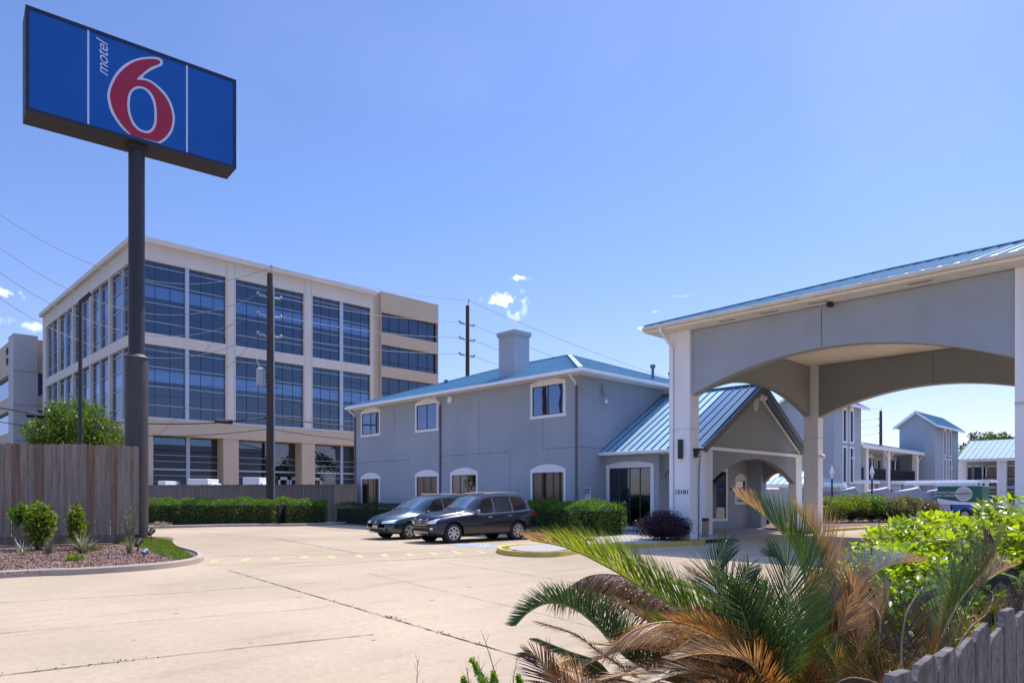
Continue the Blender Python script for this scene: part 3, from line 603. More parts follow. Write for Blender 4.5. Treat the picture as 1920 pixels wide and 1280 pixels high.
# ================================================================== POLE SIGN
sign=thing('pole_sign','tall dark pole sign with blue face reading motel 6 in red and white','sign',(-27.87,8.03,0))
fr=Vector((-27.08,11.36,0)); fl=Vector((-27.74,4.63,0)); U=(fr-fl).normalized(); NRM=Vector((U.y,-U.x,0)); WID=(fr-fl).length; SZ0,SZ1=14.42,17.88
if NRM.x<0: NRM=-NRM
def SP(u,z,d=0): p=fl+U*u+NRM*d; return (p.x,p.y,z)
def spx(px,py):
    v=Vector(dr(px,py)); o=Vector((0,0,CH)); t=(fl-o).dot(NRM)/v.dot(NRM); p=o+v*t; return ((p-fl).dot(U),p.z)
mb=MB(); mb.prism([(0,SZ0),(WID,SZ0),(WID,SZ1),(0,SZ1)],SP,-1.15,-.02); mb.build('cabinet',BRONZE,sign,bevel=.02)
mb=MB()
for a,b,c,d in ((0,WID,SZ0,SZ0+.1),(0,WID,SZ1-.1,SZ1),(0,.1,SZ0+.1,SZ1-.1),(WID-.1,WID,SZ0+.1,SZ1-.1)): mb.prism([(a,c),(b,c),(b,d),(a,d)],SP,-.02,.03)
mb.build('face_frame',mat('black edge frame',(.012,.012,.03),.4,.1,3),sign)
BLUEF=mat('blue sign face',(.0015,.075,.32),.35,.05,.5,spec=.4); WH=mat('sign white vinyl',(.50,.52,.64),.5,.03,3); RED=mat('sign red vinyl',(.30,.002,.03),.45,.04,3)
mb=MB(); mb.prism([(.1,SZ0+.1),(WID-.1,SZ0+.1),(WID-.1,SZ1-.1),(.1,SZ1-.1)],SP,-.02,0); face=mb.build('sign_face',BLUEF,sign)
for px in (165.5,350.5):
    mb=MB(); u=spx(px,180)[0]; mb.prism([(u-.03,SZ0+.1),(u+.03,SZ0+.1),(u+.03,SZ1-.1),(u-.03,SZ1-.1)],SP,0,.006); mb.build('stripe',WH,face)
Z=lambda L_:[spx(170+x/5.567,60+y/5.567) for x,y in L_]
def smooth_poly(L_,closed=True):
    P=Z(L_); return [(p.x,p.y) for p in cat([(u,z,0) for u,z in P],4,closed)]
def layer(name,poly,d,m,par):
    bm=bmesh.new(); vs=[bm.verts.new(SP(u,max(z,SZ0+.1),d)) for u,z in poly]
    es=[bm.edges.new((vs[i],vs[(i+1)%len(vs)])) for i in range(len(vs))]
    bmesh.ops.triangle_fill(bm,edges=es,use_beauty=True); me=bpy.data.meshes.new(name); bm.to_mesh(me); bm.free(); return link(name,me,m,par)
ow=[(395,1066),(330,1010),(260,920),(205,820),(175,700),(175,640),(195,560),(250,450),(340,350),(450,290),(560,265),(660,262),(720,275),(752,303),(752,335),(735,355),(690,375),(610,415),(545,472),(620,505),(700,560),(780,640),(845,750),(875,860),(878,930),(860,1020),(820,1090),(770,1140),(725,1166)]
orr=[(425,1078),(345,992),(280,905),(228,800),(202,690),(203,640),(222,570),(275,465),(360,375),(460,312),(560,288),(650,285),(700,292),(722,306),(726,324),(700,345),(630,370),(550,430),(484,497),(560,505),(640,540),(730,620),(800,710),(840,810),(855,900),(845,985),(810,1060),(760,1115),(700,1150)]
iw=[(385,700),(400,640),(440,590),(495,570),(560,582),(620,625),(665,700),(685,790),(690,880),(685,960),(660,1020),(620,1052),(570,1057),(500,1030),(440,970),(400,880),(382,790)]
ib=[(412,700),(425,645),(455,610),(500,594),(550,600),(600,640),(640,710),(660,790),(665,880),(660,950),(640,1000),(610,1028),(565,1033),(510,1010),(460,955),(425,880),(408,790)]
op=lambda L_: smooth_poly(L_,False)
layer('numeral_outline',op(ow),.004,WH,face); layer('numeral',op(orr),.008,RED,face); layer('numeral_counter_outline',smooth_poly(iw),.012,WH,face); layer('numeral_counter',smooth_poly(ib),.016,BLUEF,face)
u,z=spx(192.5,110); 
up=Vector((0,0,1)); M=Matrix.Identity(4); # text runs upward: local x -> +z, local y -> -U
M.col[0]=(0,0,1,0); M.col[1]=(-U.x,-U.y,0,0); M.col[2]=(NRM.x,NRM.y,0,0); M.col[3]=(*SP(u,z,.004),1)
text_mesh('wordmark','motel',.52,M,WH,face,ext=.002,shear=.35,space=.95)
PX,PY=-27.87,8.03
mb=MB(); mb.tube([(PX,PY,6.6),(PX,PY,14.5)],.27,32,cap=False); mb.build('upper_pole',BRONZE,sign,smooth='auto')
mb=MB(); mb.tube([(PX,PY,0),(PX,PY,6.72)],.385,32); mb.tube([(PX,PY,6.72),(PX,PY,6.84)],[.42,.28],32); mb.build('lower_pole',mat('faded bronze metal',(.052,.043,.045),.6,.15,1.5,.06,30,streak=.15),sign,smooth='auto')
mb=MB(); mb.box(PX-.3,PX+.3,PY-.3,PY+.3,14.25,14.42); mb.build('mounting_plate',BRONZE,sign)
ax=Vector((-.3,-1,0)).normalized(); p=Vector((PX,PY,2.5))+Vector((.716,-.697,0))*.386; rt=Vector((RT[0],RT[1],0))
mb=MB(); mb.quad(*[tuple(p+rt*a+Vector((0,0,b))) for a,b in ((-.12,-.05),(.08,-.05),(.08,.05),(-.12,.05))]); mb.build('sticker',TRIM,sign)
# ================================================================== OFFICE BLOCK
PRE=mat('cream precast concrete',(.62,.56,.50),.85,.05,.3,.03,20,streak=.05,spec=.2)
TAN=mat('tan precast concrete',(.52,.41,.30),.85,.05,.4,.05,20,streak=.04,spec=.2)
MULW=mat('pale aluminium mullion',(.42,.47,.55),.4,.05,3,metal=.3)
MULD=mat('dark mullion line',(.012,.02,.045),.5,.1,3)
G1=coatedglass('blue vision glass',(.004,.012,.024),.17,(.12,.22,.34)); G2=coatedglass('light blue spandrel glass',(.02,.055,.15),.32,(.25,.42,.66)); G3=coatedglass('dark ground floor glass',(.008,.010,.014),.20,(.30,.36,.45))
off=thing('office_block','five storey cream office block with blue mirrored glass bands','building',(-58.9,16.9,0))
OX,OY=-58.9,16.9; zr=21.65; ya=OY; yb=onX(700,560,OX)[1]
rows=[(14.37,20.03),(7.83,13.5)]
def band(mb_g,mb_s,mb_l,mb_d,fn,u0,u1,z0,z1,d,npan):
    """one two-storey glazing field: vision glass, light spandrel strip, thin pale and dark lines"""
    H_=z1-z0; sp=(z0+H_*.50,z0+H_*.66) 
    mb_g.quad(fn(u0,z0,d),fn(u1,z0,d),fn(u1,sp[0],d),fn(u0,sp[0],d)); mb_g.quad(fn(u0,sp[1],d),fn(u1,sp[1],d),fn(u1,z1,d),fn(u0,z1,d))
    mb_s.quad(fn(u0,sp[0],d),fn(u1,sp[0],d),fn(u1,sp[1],d),fn(u0,sp[1],d))
    for f in (.17,.43,.70,.93): mb_l.prism([(u0,z0+H_*f-.022),(u1,z0+H_*f-.022),(u1,z0+H_*f+.022),(u0,z0+H_*f+.022)],fn,d-.05,d-.002)
    for k in range(1,npan): u=u0+(u1-u0)*k/npan; mb_d.prism([(u-.014,z0),(u+.014,z0),(u+.014,z1),(u-.014,z1)],fn,d-.03,d-.002)
fo=fX(OX)
edge=[(OY+.35,onX(348,700,OX)[1],3),(onX(355,700,OX)[1],onX(424,700,OX)[1],3),(onX(442,700,OX)[1],onX(508,700,OX)[1],3),(onX(513,700,OX)[1],onX(570,700,OX)[1],3),(onX(586,700,OX)[1],onX(638,700,OX)[1],3),(onX(644,700,OX)[1],onX(695,700,OX)[1],3)]
fr_=MB(); gg=MB(); gs=MB(); gl=MB(); gd=MB(); gm=MB()
groups=[(edge[0][0],edge[1][1]),(edge[2][0],edge[3][1]),(edge[4][0],edge[5][1])]
holes=[(a,b,z0,z1) for a,b in groups for z0,z1 in rows]
wall(fr_,fo,ya,yb,7.6,zr,holes,.28)
def field(fn,subs,z0,z1,mul):
    g1,g2,g3,g4=MB(),MB(),MB(),MB()
    for u0,u1,n_ in subs: band(g1,g2,g3,g4,fn,u0,u1,z0,z1,.26,n_)
    w=g1.build('window',G1,off); g2.build('spandrel',G2,w); g4.build('glazing_joints',MULD,w) if fn is fo else None; g3.build('glazing_bars',MULW,w)
    g=MB(); a,b=mul; g.prism([(a,z0),(b,z0),(b,z1),(a,z1)],fn,.05,.25); g.build('mullion',MULW,w)
for i in (0,2,4):
    for z0,z1 in rows: field(fo,[edge[i],edge[i+1]],z0,z1,(edge[i][1],edge[i+1][0]))
# -Y face
fo2=lambda u,z,d=0:(u,OY+d,z)
xe=onY(80,700,OY)[0]; piers=[onY(p,700,OY)[0] for p in (204,168,135.5,108)]; xs=[OX-.35]+[p for q in piers for p in (q+.17,q-.17)]+[onY(86,700,OY)[0]]
grp2=[(xs[i+1],xs[i]) for i in range(0,len(xs)-1,2)]
wall(fr_,fo2,xe,OX,7.6,zr,[(a,b,z0,z1) for a,b in grp2 for z0,z1 in rows],.28)
for a,b in grp2:
    c=(a+b)/2
    for z0,z1 in rows: field(fo2,[(a,c-.08,2),(c+.08,b,2)],z0,z1,(c-.08,c+.08))
fr_.quad((OX,yb,6.5),(OX-3,yb,6.5),(OX-3,yb,zr),(OX,yb,zr)); fr_.quad((xe,OY,6.5),(xe,OY,zr),(xe,OY+30,zr),(xe,OY+30,6.5)); fr_.quad((OX,OY,zr),(OX,yb,zr),(xe,yb,zr),(xe,OY,zr))
wl=fr_.build('upper_wall',PRE,off)
mb=MB(); mb.prism([(ya-.35,zr-.35),(yb+.1,zr-.35),(yb+.1,zr+.05),(ya-.35,zr+.05)],fo,-.35,.4); mb.prism([(xe-.1,zr-.35),(OX+.35,zr-.35),(OX+.35,zr+.05),(xe-.1,zr+.05)],fo2,-.35,.4); mb.build('cornice',PRE,off)
mb=MB()
for p in (xe,)+tuple(piers):
    mb.prism([(p-.012,zr-1.5),(p+.012,zr-1.5),(p+.012,zr-.36),(p-.012,zr-.36)],fo2,-.004,.01)
for y in (groups[0][1]+.1,groups[1][0]-.1,groups[1][1]+.1,groups[2][0]-.1): mb.prism([(y-.015,6.6),(y+.015,6.6),(y+.015,zr-.36),(y-.015,zr-.36)],fo,-.004,.01)
mb.build('panel_joints',mat('precast joint',(.30,.26,.22),.9,.05,2),off)
# ground storey: tan lintel and piers, recessed glass
mb=MB(); mb.box(OX-1.6,OX+.12,ya-.1,yb,6.5,7.6) if False else None
mb.prism([(ya-.12,6.45),(yb,6.45),(yb,7.66),(ya-.12,7.66)],fo,-.12,1.5); mb.prism([(xe,6.45),(OX-1.5,6.45),(OX-1.5,7.66),(xe,7.66)],fo2,-.12,1.5)
pys=[OY+.6,(edge[1][1]+edge[2][0])/2,(edge[3][1]+edge[4][0])/2,yb-.5]
for y in pys: mb.prism([(y-.65,0),(y+.65,0),(y+.65,6.45),(y-.65,6.45)],fo,-.05,1.3)
for x in [xe+.8]+piers: mb.prism([(x-.6,0),(x+.6,0),(x+.6,6.45),(x-.6,6.45)],fo2,-.05,1.3)
mb.build('ground_arcade',TAN,off)
mb=MB(); mb.quad((OX-1.25,ya+1,0),(OX-1.25,yb,0),(OX-1.25,yb,6.5),(OX-1.25,ya+1,6.5)); mb.quad((xe,OY+1.25,0),(OX-1.3,OY+1.25,0),(OX-1.3,OY+1.25,6.5),(xe,OY+1.25,6.5)); mb.build('ground_glass',G3,off)
mb=MB()
for z,h in ((4.95,.035),(4.45,.035),(3.8,.13),(3.3,.04)): mb.box(OX-1.24,OX-1.15,ya+1,yb,z-h/2,z+h/2)
for y in (onX(352,860,OX-1.2)[1],onX(438,860,OX-1.2)[1],onX(640,860,OX-1.2)[1]): mb.box(OX-1.24,OX-1.1,y-.14,y+.14,0,6.45)
for y in [onX(p,880,OX-1.2)[1] for p in (531,552,593)]:
    mb.box(OX-1.24,OX-1.08,y-.5,y-.33,0,3.35); mb.box(OX-1.24,OX-1.08,y+.33,y+.5,0,3.35); mb.box(OX-1.24,OX-1.08,y-.5,y+.5,3.1,3.35)
mb.build('ground_mullions',MULW,off)
# stepped tan corner wing
TX=OX+.0; yc=onX(711,600,OX)[1]; yd=onX(818,600,OX)[1]
mb=MB(); mb.box(OX-12,OX,yb,yc,0,zr-.1)
zt=20.8; tz=[(17.2,19.0),(12.9,15.3),(8.8,11.2)]
tz=[(CH+ (927-b)*d_/FPX, CH+(927-a)*d_/FPX) for a,b,d_ in ((588,626,70.0),(648,688,70.0),(708,745,70.0))]
wall(mb,fX(OX+.35),yc,yd,0,zt+1.0,[(yc+.05,yd-.06,a,b) for a,b in tz],.38)
mb.quad((OX+.35,yc,0),(OX+.35,yc,zt+1.0),(OX-12,yc,zt+1.0),(OX-12,yc,0)); mb.quad((OX+.35,yd,0),(OX-12,yd,0),(OX-12,yd,zt+1.0),(OX+.35,yd,zt+1.0)); mb.quad((OX+.35,yc,zt+1),(OX+.35,yd,zt+1),(OX-12,yd,zt+1),(OX-12,yc,zt+1))
mb.build('corner_wing_wall',TAN,off)
mb=MB(); 
for a,b in tz: mb.quad((OX-.05,yc+.05,a),(OX-.05,yd,a),(OX-.05,yd,b),(OX-.05,yc+.05,b))
mb.build('corner_wing_glass',G1,off)
mb=MB()
for a,b in tz:
    mb.box(OX-.04,OX+.0,yc+.05,yd,a+(b-a)*.22,a+(b-a)*.22+.05)
    for k in range(1,6): y=yc+(yd-yc)*k/6; mb.box(OX-.04,OX-.01,y-.02,y+.02,a,b)
mb.build('corner_wing_bars',MULD,off)
# ---------------------------------------------------------------- second block with louvres
garage=thing('parking_structure','grey concrete end tower of a banded building at the far left edge','building',(-95,14.7,0))
GREYC=mat('grey end wall concrete',(.46,.43,.43),.85,.05,.3,.03,15,spec=.2)
X2=-95.; y0=onX(25,700,X2)[1]; y1=onX(71,700,X2)[1]; zt2=onX(25,624,X2)[2]
mb=MB(); mb.box(X2-3,X2,y0,y1,0,zt2); mb.build('end_wall',GREYC,garage)
mb=MB()
for z in (zt2-4.2,zt2-8,zt2-12): mb.box(X2,X2+.02,y0,y1,z,z+.06)
mb.build('panel_joints',mat('grey joint',(.18,.17,.18),.9,.05,2),garage)
xf=X2-40; fz=[(onX(24,a,X2)[2],onX(24,b,X2)[2]) for a,b in ((628,692),(722,742),(782,798),(815,826))]
mb=MB(); fz=[(15.6,19.4),(11.4,13.0),(7.2,8.9),(3.2,4.8)]
for a,b in fz: mb.box(xf,X2-.1,y0+.1,y0+4,a,b)
mb.build('parapet_bands',TAN,garage)
mb=MB(); mb.box(xf,X2-.2,y0+.5,y0+3.5,0,18.9); mb.build('window_bands',G2,garage)
mb=MB(); lt=mat('black sign lettering',(.01,.01,.01),.6,.1,3)
for r,z in ((0,18.35),(1,17.2)):
    for k in range(9 if r==0 else 7):
        x=X2-4.6+ k*.46; h=.75; w_=.3; q=y0+.02
        mb.box(x,x+.1,q,q+.08,z-h/2,z+h/2); mb.box(x+.1,x+w_,q,q+.08,z+h/2-.14,z+h/2); 
        if k%2: mb.box(x+.2,x+w_,q,q+.08,z-h/2,z+h/2-.14)
        else: mb.box(x+.1,x+w_,q,q+.08,z-h/2,z-h/2+.14)
mb.build('lettering',lt,garage)
# louvred link between the two
link_=thing('louvred_stair_link','narrow brown louvred link between the office block and grey end tower','building',(-92,17.5,0))
mb=MB(); xl0,xl1=X2-.0,xe-.02; mb.box(xl0,xl1,17.6,22,0,onY(75,640,17.6)[2]+3.2); mb.build('wall',PRE,link_)
mb=MB(); n_=0
for a,b in ((17.9,13.4),(12.8,8.4),(7.8,4)):
    mb.box(xl0+.2,xl1-.1,17.5,17.6,b,a)
    for k in range(12): z=b+(a-b)*k/12; mb.box(xl0+.2,xl1-.1,17.42,17.5,z,z+.12)
mb.build('louvres',mat('brown louvre',(.09,.065,.07),.7,.1,3),link_)
# ================================================================== FAR MOTEL WINGS
def tower(name,label,x0,x1,y0,y1,ze,pts,gable=False,zr_=None):
    t=thing(name,label,'tower',((x0+x1)/2,(y0+y1)/2,0),group=None)
    hs=[(c-.28,c+.28,a,b) for c in pts for a,b in ((2.0,5.6),(6.0,8.9))]; hs=[h for h in hs]
    hs=[(c-.34,c+.34,*z) for c in pts for z in ((ze*.30,ze*.60),(ze*.655,ze*.93))]
    mb=MB(); wall(mb,fX(x1),y0,y1,0,ze,hs,.12); mb.quad((x0,y0,0),(x1,y0,0),(x1,y0,ze),(x0,y0,ze)); mb.quad((x0,y1,0),(x0,y0,0),(x0,y0,ze),(x0,y1,ze)); mb.quad((x1,y1,0),(x0,y1,0),(x0,y1,ze),(x1,y1,ze))
    xm=(x0+x1)/2; rh=ze+1.25
    mb.add([(x0,y0,ze),(x1,y0,ze),(xm,y0,rh)],[(0,1,2)]); mb.add([(x0,y1,ze),(x1,y1,ze),(xm,y1,rh)],[(0,2,1)])
    mb.build('wall',STUCCO,t)
    for (a,b,c,d) in hs:
        mb=MB(); up=(c>ze*.5)
        fn=fX(x1)
        mb.prism([(a-.12,c-.12),(a,c-.12),(a,d),(a-.12,d)],fn,-.06,.01); mb.prism([(b,c-.12),(b+.12,c-.12),(b+.12,d),(b,d)],fn,-.06,.01); mb.prism([(a,c-.12),(b,c-.12),(b,c),(a,c)],fn,-.06,.01)
        if up:
            arc=[(a-.12,d-.001)]+[((a+b)/2-(b-a+.24)/2*math.cos(math.pi*k/10),d+.42*math.sin(math.pi*k/10)) for k in range(11)]; inn=[((a+b)/2-(b-a)/2*math.cos(math.pi*k/10),d-.02+.32*math.sin(math.pi*k/10)) for k in range(11)]
            for k in range(10): mb.prism([inn[k],inn[k+1],arc[k+2],arc[k+1]],fn,-.06,.01)
            mb.prism([(p[0],p[1]) for p in inn],fn,-.01,0)
        else: mb.prism([(a-.12,d),(b+.12,d),(b+.12,d+.12),(a-.12,d+.12)],fn,-.06,.01)
        w=mb.build('window',TRIM,t); g_=MB(); g_.quad(fn(a,c,.06),fn(b,c,.06),fn(b,d,.06),fn(a,d,.06)); g_.build('pane',G3,w)
    mb=MB(); o=.45; zz=ze-.12
    k_=(rh-ze)/(x1-xm)
    seams_quad(mb,(x1+o,y0-o,ze-o*k_+.05),(x1+o,y1+o,ze-o*k_+.05),(xm,y1+o,rh+.05),(xm,y0-o,rh+.05),.5,.05)
    seams_quad(mb,(x0-o,y1+o,ze-o*k_+.05),(x0-o,y0-o,ze-o*k_+.05),(xm,y0-o,rh+.05),(xm,y1+o,rh+.05),.5,.05); mb.build('roof',TEAL,t)
    mb=MB(); mb.bar((x1+o,y0-o,ze-o*k_-.06),(xm,y0-o,rh-.06),.08,.18); mb.bar((x0-o,y0-o,ze-o*k_-.06),(xm,y0-o,rh-.06),.08,.18); mb.bar((x1+o+.05,y0-o,ze-o*k_-.05),(x1+o+.05,y1+o,ze-o*k_-.05),.12,.2); mb.build('eave_trim',TRIM,t)
    mb=MB(); mb.box(x1,x1+.2,y0+(y1-y0)*.62,y0+(y1-y0)*.62+.25,ze*.5,ze*.5+.25); mb.build('wall_lamp',TRIM,t)
    return t
t1=tower('stair_tower','near grey stair tower with four tall arched slit windows seen right of the white pillar',-26.5,-22,57,62.8,9.3,[59.1,60.6])
t2=tower('stair_tower','farther grey stair tower with blue gabled roof and paired slit windows',-24.3,-21,80.2,88.8,9.0,[83.6,85.6])
bal=thing('balcony_wing','two storey grey motel wing with white posts and railed balcony between the stair towers','building',(-24,72,0))
BX=-24.6; PXW=-22.4
ww=[onX(px,870,BX)[1] for px in (1632,1676,1697)]; dd=[onX(px,870,BX)[1] for px in (1648,1704)]
fn=fX(BX); mb=MB(); hs=[(y-.9,y+.9,3.9,5.3) for y in ww]+[(y-.5,y+.5,3.05,5.2) for y in dd]+[(y-1.3,y+1.3,.3,2.2) for y in (66,73,78)]; hs.sort()
# drop overlaps
hh=[]; 
for h in hs:
    if all(h[1]<q[0] or h[0]>q[1] or h[3]<q[2] or h[2]>q[3] for q in hh): hh.append(h)
wall(mb,fn,62.8,80.2,0,5.9,hh,.12); mb.build('wall',STUCCO,bal)
for (a,b,c,d) in hh:
    if b-a<1.1:
        q=MB(); q.prism([(a-.1,c),(a,c),(a,d),(a-.1,d)],fn,-.05,.01); q.prism([(b,c),(b+.1,c),(b+.1,d),(b,d)],fn,-.05,.01); q.prism([(a-.1,d),(b+.1,d),(b+.1,d+.1),(a-.1,d+.1)],fn,-.05,.01); w=q.build('door',TRIM,bal); q=MB(); q.quad(fn(a,c,.08),fn(b,c,.08),fn(b,d,.08),fn(a,d,.08)); q.build('door_leaf',DOORB,w)
    else: arch_frame(fn,a-.12,b+.12,c-.12,d+.1,.35,m=.12,sill=.12,head=.1,parent=bal,mull=1,curt=True)
mb=MB(); mb.box(BX,PXW+.15,62.8,80.2,2.7,3.05); mb.build('balcony_floor',STUCCO,bal)
for a_,b_ in ((62.85,67.3),(67.9,74.3),(74.9,80.1)): mb=MB(); arch_wall(fX(PXW+.05),a_+.9,b_-.9,2.7,1.5,.8,.2,mb); mb.box(PXW-.15,PXW+.05,a_,a_+.9,0,2.7); mb.box(PXW-.15,PXW+.05,b_-.9,b_,0,2.7); mb.build('arcade_wall',STUCCO,bal)
for y in [onX(p,900,PXW)[1] for p in (1622,1663,1717,1752)]:
    mb=MB(); mb.box(PXW-.25,PXW+.2,y-.28,y+.28,0,5.9); mb.build('post',WHITE,bal)
for y in [onX(p,900,PXW)[1] for p in (1663,1717)]:
    for s in (-1,1):
        mb=MB(); mb.tube([(PXW+.2,y+.3*s,5.1),(PXW+.2,y+.8*s,5.5),(PXW+.2,y+1.5*s,5.72)],.06,6); mb.build('bracket',TRIM,bal)
mb=MB(); 
mb.box(PXW-.02,PXW+.02,63.3,80,4.05,4.12); mb.box(PXW-.02,PXW+.02,63.3,80,3.12,3.18)
y=63.3
while y<80: mb.box(PXW-.015,PXW+.015,y,y+.035,3.18,4.05); y+=.13
mb.build('balcony_railing',BRONZE,bal)
mb=MB(); mb.box(PXW+.3,PXW+.55,62.9,80.1,5.75,6.05); mb.box(BX,PXW+.3,62.9,80.1,5.85,5.9); mb.build('eave_trim',TRIM,bal)
mb=MB(); seams_quad(mb,(PXW+.6,62.9,6.08),(PXW+.6,80.1,6.08),(BX-3,80.1,7.3),(BX-3,62.9,7.3),.5); mb.build('roof',TEAL,bal)
# far wing facing us
fw=thing('far_motel_wing','distant grey two storey motel wing with pale metal roof and dark blue doors','building',(-12,91,0))
FW_Y=91.5; fn=fF(FW_Y); mb=MB(); z2=2.75
dx=[onY(p,890,FW_Y)[0] for p in (1812,1837)]; wx=[onY(p,880,FW_Y)[0] for p in (1863,1902,1940,1980)]
hs=[(x-.55,x+.55,z2,z2+2.1) for x in dx]+[(x-.95,x+.95,z2+.8,z2+2.05) for x in wx]+[(x-.95,x+.95,.8,2.0) for x in wx]+[(x-.55,x+.55,0,2.1) for x in dx]
wall(mb,fn,-21,18,0,5.5,hs,.12); mb.build('wall',STUCCO,fw)
for a,b,c,d in hs:
    q=MB(); q.prism([(a-.14,c),(a,c),(a,d),(a-.14,d)],fn,-.05,.01); q.prism([(b,c),(b+.14,c),(b+.14,d),(b,d)],fn,-.05,.01); q.prism([(a-.14,d),(b+.14,d),(b+.14,d+.14),(a-.14,d+.14)],fn,-.05,.01)
    isd=b-a<1.2
    if not isd: q.prism([(a-.14,c-.14),(b+.14,c-.14),(b+.14,c),(a-.14,c)],fn,-.05,.01)
    w=q.build('door' if isd else 'window',TRIM,fw); q=MB(); q.quad(fn(a,c,.08),fn(b,c,.08),fn(b,d,.08),fn(a,d,.08)); q.build('door_leaf' if isd else 'pane',DOORB if isd else CURT,w)
mb=MB(); mb.box(-21,18,FW_Y-1.6,FW_Y,2.4,2.7); mb.build('balcony_floor',STUCCO,fw)
mb=MB(); mb.box(-21,18,FW_Y-1.62,FW_Y-1.58,3.65,3.71)
x=-21
while x<10: mb.box(x,x+.04,FW_Y-1.61,FW_Y-1.59,2.7,3.65); x+=.16
mb.build('balcony_railing',BRONZE,fw)
for x in [onY(p,880,FW_Y-1.7)[0] for p in (1805,1879,1960,2040)]:
    mb=MB(); mb.box(x-.42,x+.42,FW_Y-2,FW_Y-1.4,0,5.4); mb.build('post',WHITE,fw)
mb=MB(); mb.box(-21,18,FW_Y-2.35,FW_Y-2.2,5.35,5.6); mb.box(-21,18,FW_Y-2.2,FW_Y,5.45,5.5); mb.build('eave_trim',TRIM,fw)
mb=MB(); seams_quad(mb,(-21.3,FW_Y-2.4,5.62),(18,FW_Y-2.4,5.62),(18,FW_Y+4,8.0),(-21.3,FW_Y+4,8.0),.55,.07); mb.build('roof',[mat('weathered pale blue green metal',(.26,.35,.37),.75,.08,1.2,spec=.2),TEALD],fw)
# low privacy wall with scalloped coping
pw=thing('scalloped_wall','low grey garden wall with swooping white coping in front of the far wing','wall',(-17.5,50,0))
A_=Vector(D(1542,900,46)); B_=Vector(D(1766,900,50)); A_.z=B_.z=0; dv=(B_-A_); Ln=dv.length; dv.normalize(); nv=Vector((dv.y,-dv.x,0))
def top(u):
    k=(u%2.9)/2.9; return 1.92+.28*(k**2)
mb=MB(); cp=MB(); n_=60
for i in range(n_):
    a=Ln*i/n_; b=Ln*(i+1)/n_; ta=top(a+.01); tb=top(b-.01)
    P_=lambda u,z,d:tuple(A_+dv*u+nv*d+Vector((0,0,z)))
    mb.prism([(a,0),(b,0),(b,tb),(a,ta)],P_,-.1,.1); 
    if (a%2.9)/2.9>.35: cp.prism([(a,ta),(b,tb),(b,tb+.08),(a,ta+.08)],P_,-.14,.14)
mb.build('wall_panel',STUCCO,pw); cp.build('coping',TRIM,pw)
# flat white shelter roof
cpn=thing('flat_carport','long thin flat white roofed carport behind the service truck','carport',(-14,58,0))
a=onY(1672,912,58); b=onY(1858,905,58); mb=MB(); mb.box(a[0],b[0],58,60.2,2.62,2.80); mb.box(a[0]+1,b[0]-.8,57.6,58,2.46,2.56); mb.build('flat_roof',TRIM,cpn)
for px in (1718,1790,1850):
    x=onY(px,930,58.6)[0]; mb=MB(); mb.box(x-.09,x+.09,58.5,58.68,0,2.62); mb.build('post',TRIM,cpn)
c2=thing('flat_carport','short flat white roof piece behind the garden wall','carport',(-19,52,0)); a=onY(1601,910,52); b=onY(1631,905,52)
mb=MB(); mb.box(a[0],b[0],52,54,2.55,2.75); mb.build('flat_roof',TRIM,c2); mb=MB(); mb.box(a[0]+.5,a[0]+.62,52.6,52.72,0,2.55); mb.build('post',TRIM,c2)
# gazebo
gz=thing('gazebo','small shelter with low pyramid blue metal roof behind the porch','gazebo',(*D(1503,900,47)[:2],0)); c=Vector(D(1503,900,47)); r=2.1; ez_=2.45; top_=(c.x,c.y,3.35)
cs=[(c.x-r,c.y-r,ez_),(c.x+r,c.y-r,ez_),(c.x+r,c.y+r,ez_),(c.x-r,c.y+r,ez_)]
mb=MB()
for i in range(4): seams_quad(mb,cs[i],cs[(i+1)%4],top_,top_,.45,.05)
mb.build('roof',TEAL,gz); mb=MB()
for i in range(4): mb.bar(Vector(cs[i])-Vector((0,0,.1)),Vector(cs[(i+1)%4])-Vector((0,0,.1)),.1,.2)
mb.build('fascia',TRIM,gz)
for i in range(4): x,y,_=cs[i]; x=c.x+(x-c.x)*.85; y=c.y+(y-c.y)*.85; mb=MB(); mb.box(x-.08,x+.08,y-.08,y+.08,0,2.4); mb.build('post',TRIM,gz)
gw=thing('equipment_enclosure','low grey stucco enclosure seen through the porch arch under the gazebo','wall',(*D(1452,910,44)[:2],0)); q=Vector(D(1452,910,44)); mb=MB(); mb.box(q.x-2.4,q.x+1.6,q.y,q.y+.25,0,2.1); mb.build('wall_panel',STUCCO,gw); mb=MB(); mb.box(q.x-2.5,q.x-.9,q.y-.05,q.y+.3,2.1,2.22); mb.build('coping',TRIM,gw)
# ================================================================== VEHICLES
def interp(xs,ys,x): return float(np.interp(x,xs,ys))
def smoothtab(tab):
    """tab rows: s,zb,belt,top,w,wt -> smooth function of s"""
    T=np.array(tab,float); S=T[:,0]
    def f(s):
        i=int(np.clip(np.searchsorted(S,s)-1,0,len(S)-2)); h=S[i+1]-S[i]; t=(s-S[i])/h; o=[]
        for c in range(1,T.shape[1]):
            y=T[:,c]
            def sl(k):
                if k<=0 or k>=len(S)-1: return 0 if False else (y[min(k+1,len(S)-1)]-y[max(k-1,0)])/(S[min(k+1,len(S)-1)]-S[max(k-1,0)])
                a=(y[k]-y[k-1])/(S[k]-S[k-1]); b=(y[k+1]-y[k])/(S[k+1]-S[k])
                return 0 if a*b<=0 else 2*a*b/(a+b)
            m0,m1=sl(i)*h,sl(i+1)*h; t2=t*t;t3=t2*t
            o.append((2*t3-3*t2+1)*y[i]+(t3-2*t2+t)*m0+(-2*t3+3*t2)*y[i+1]+(t3-t2)*m1)
        return o
    return f,S[-1]
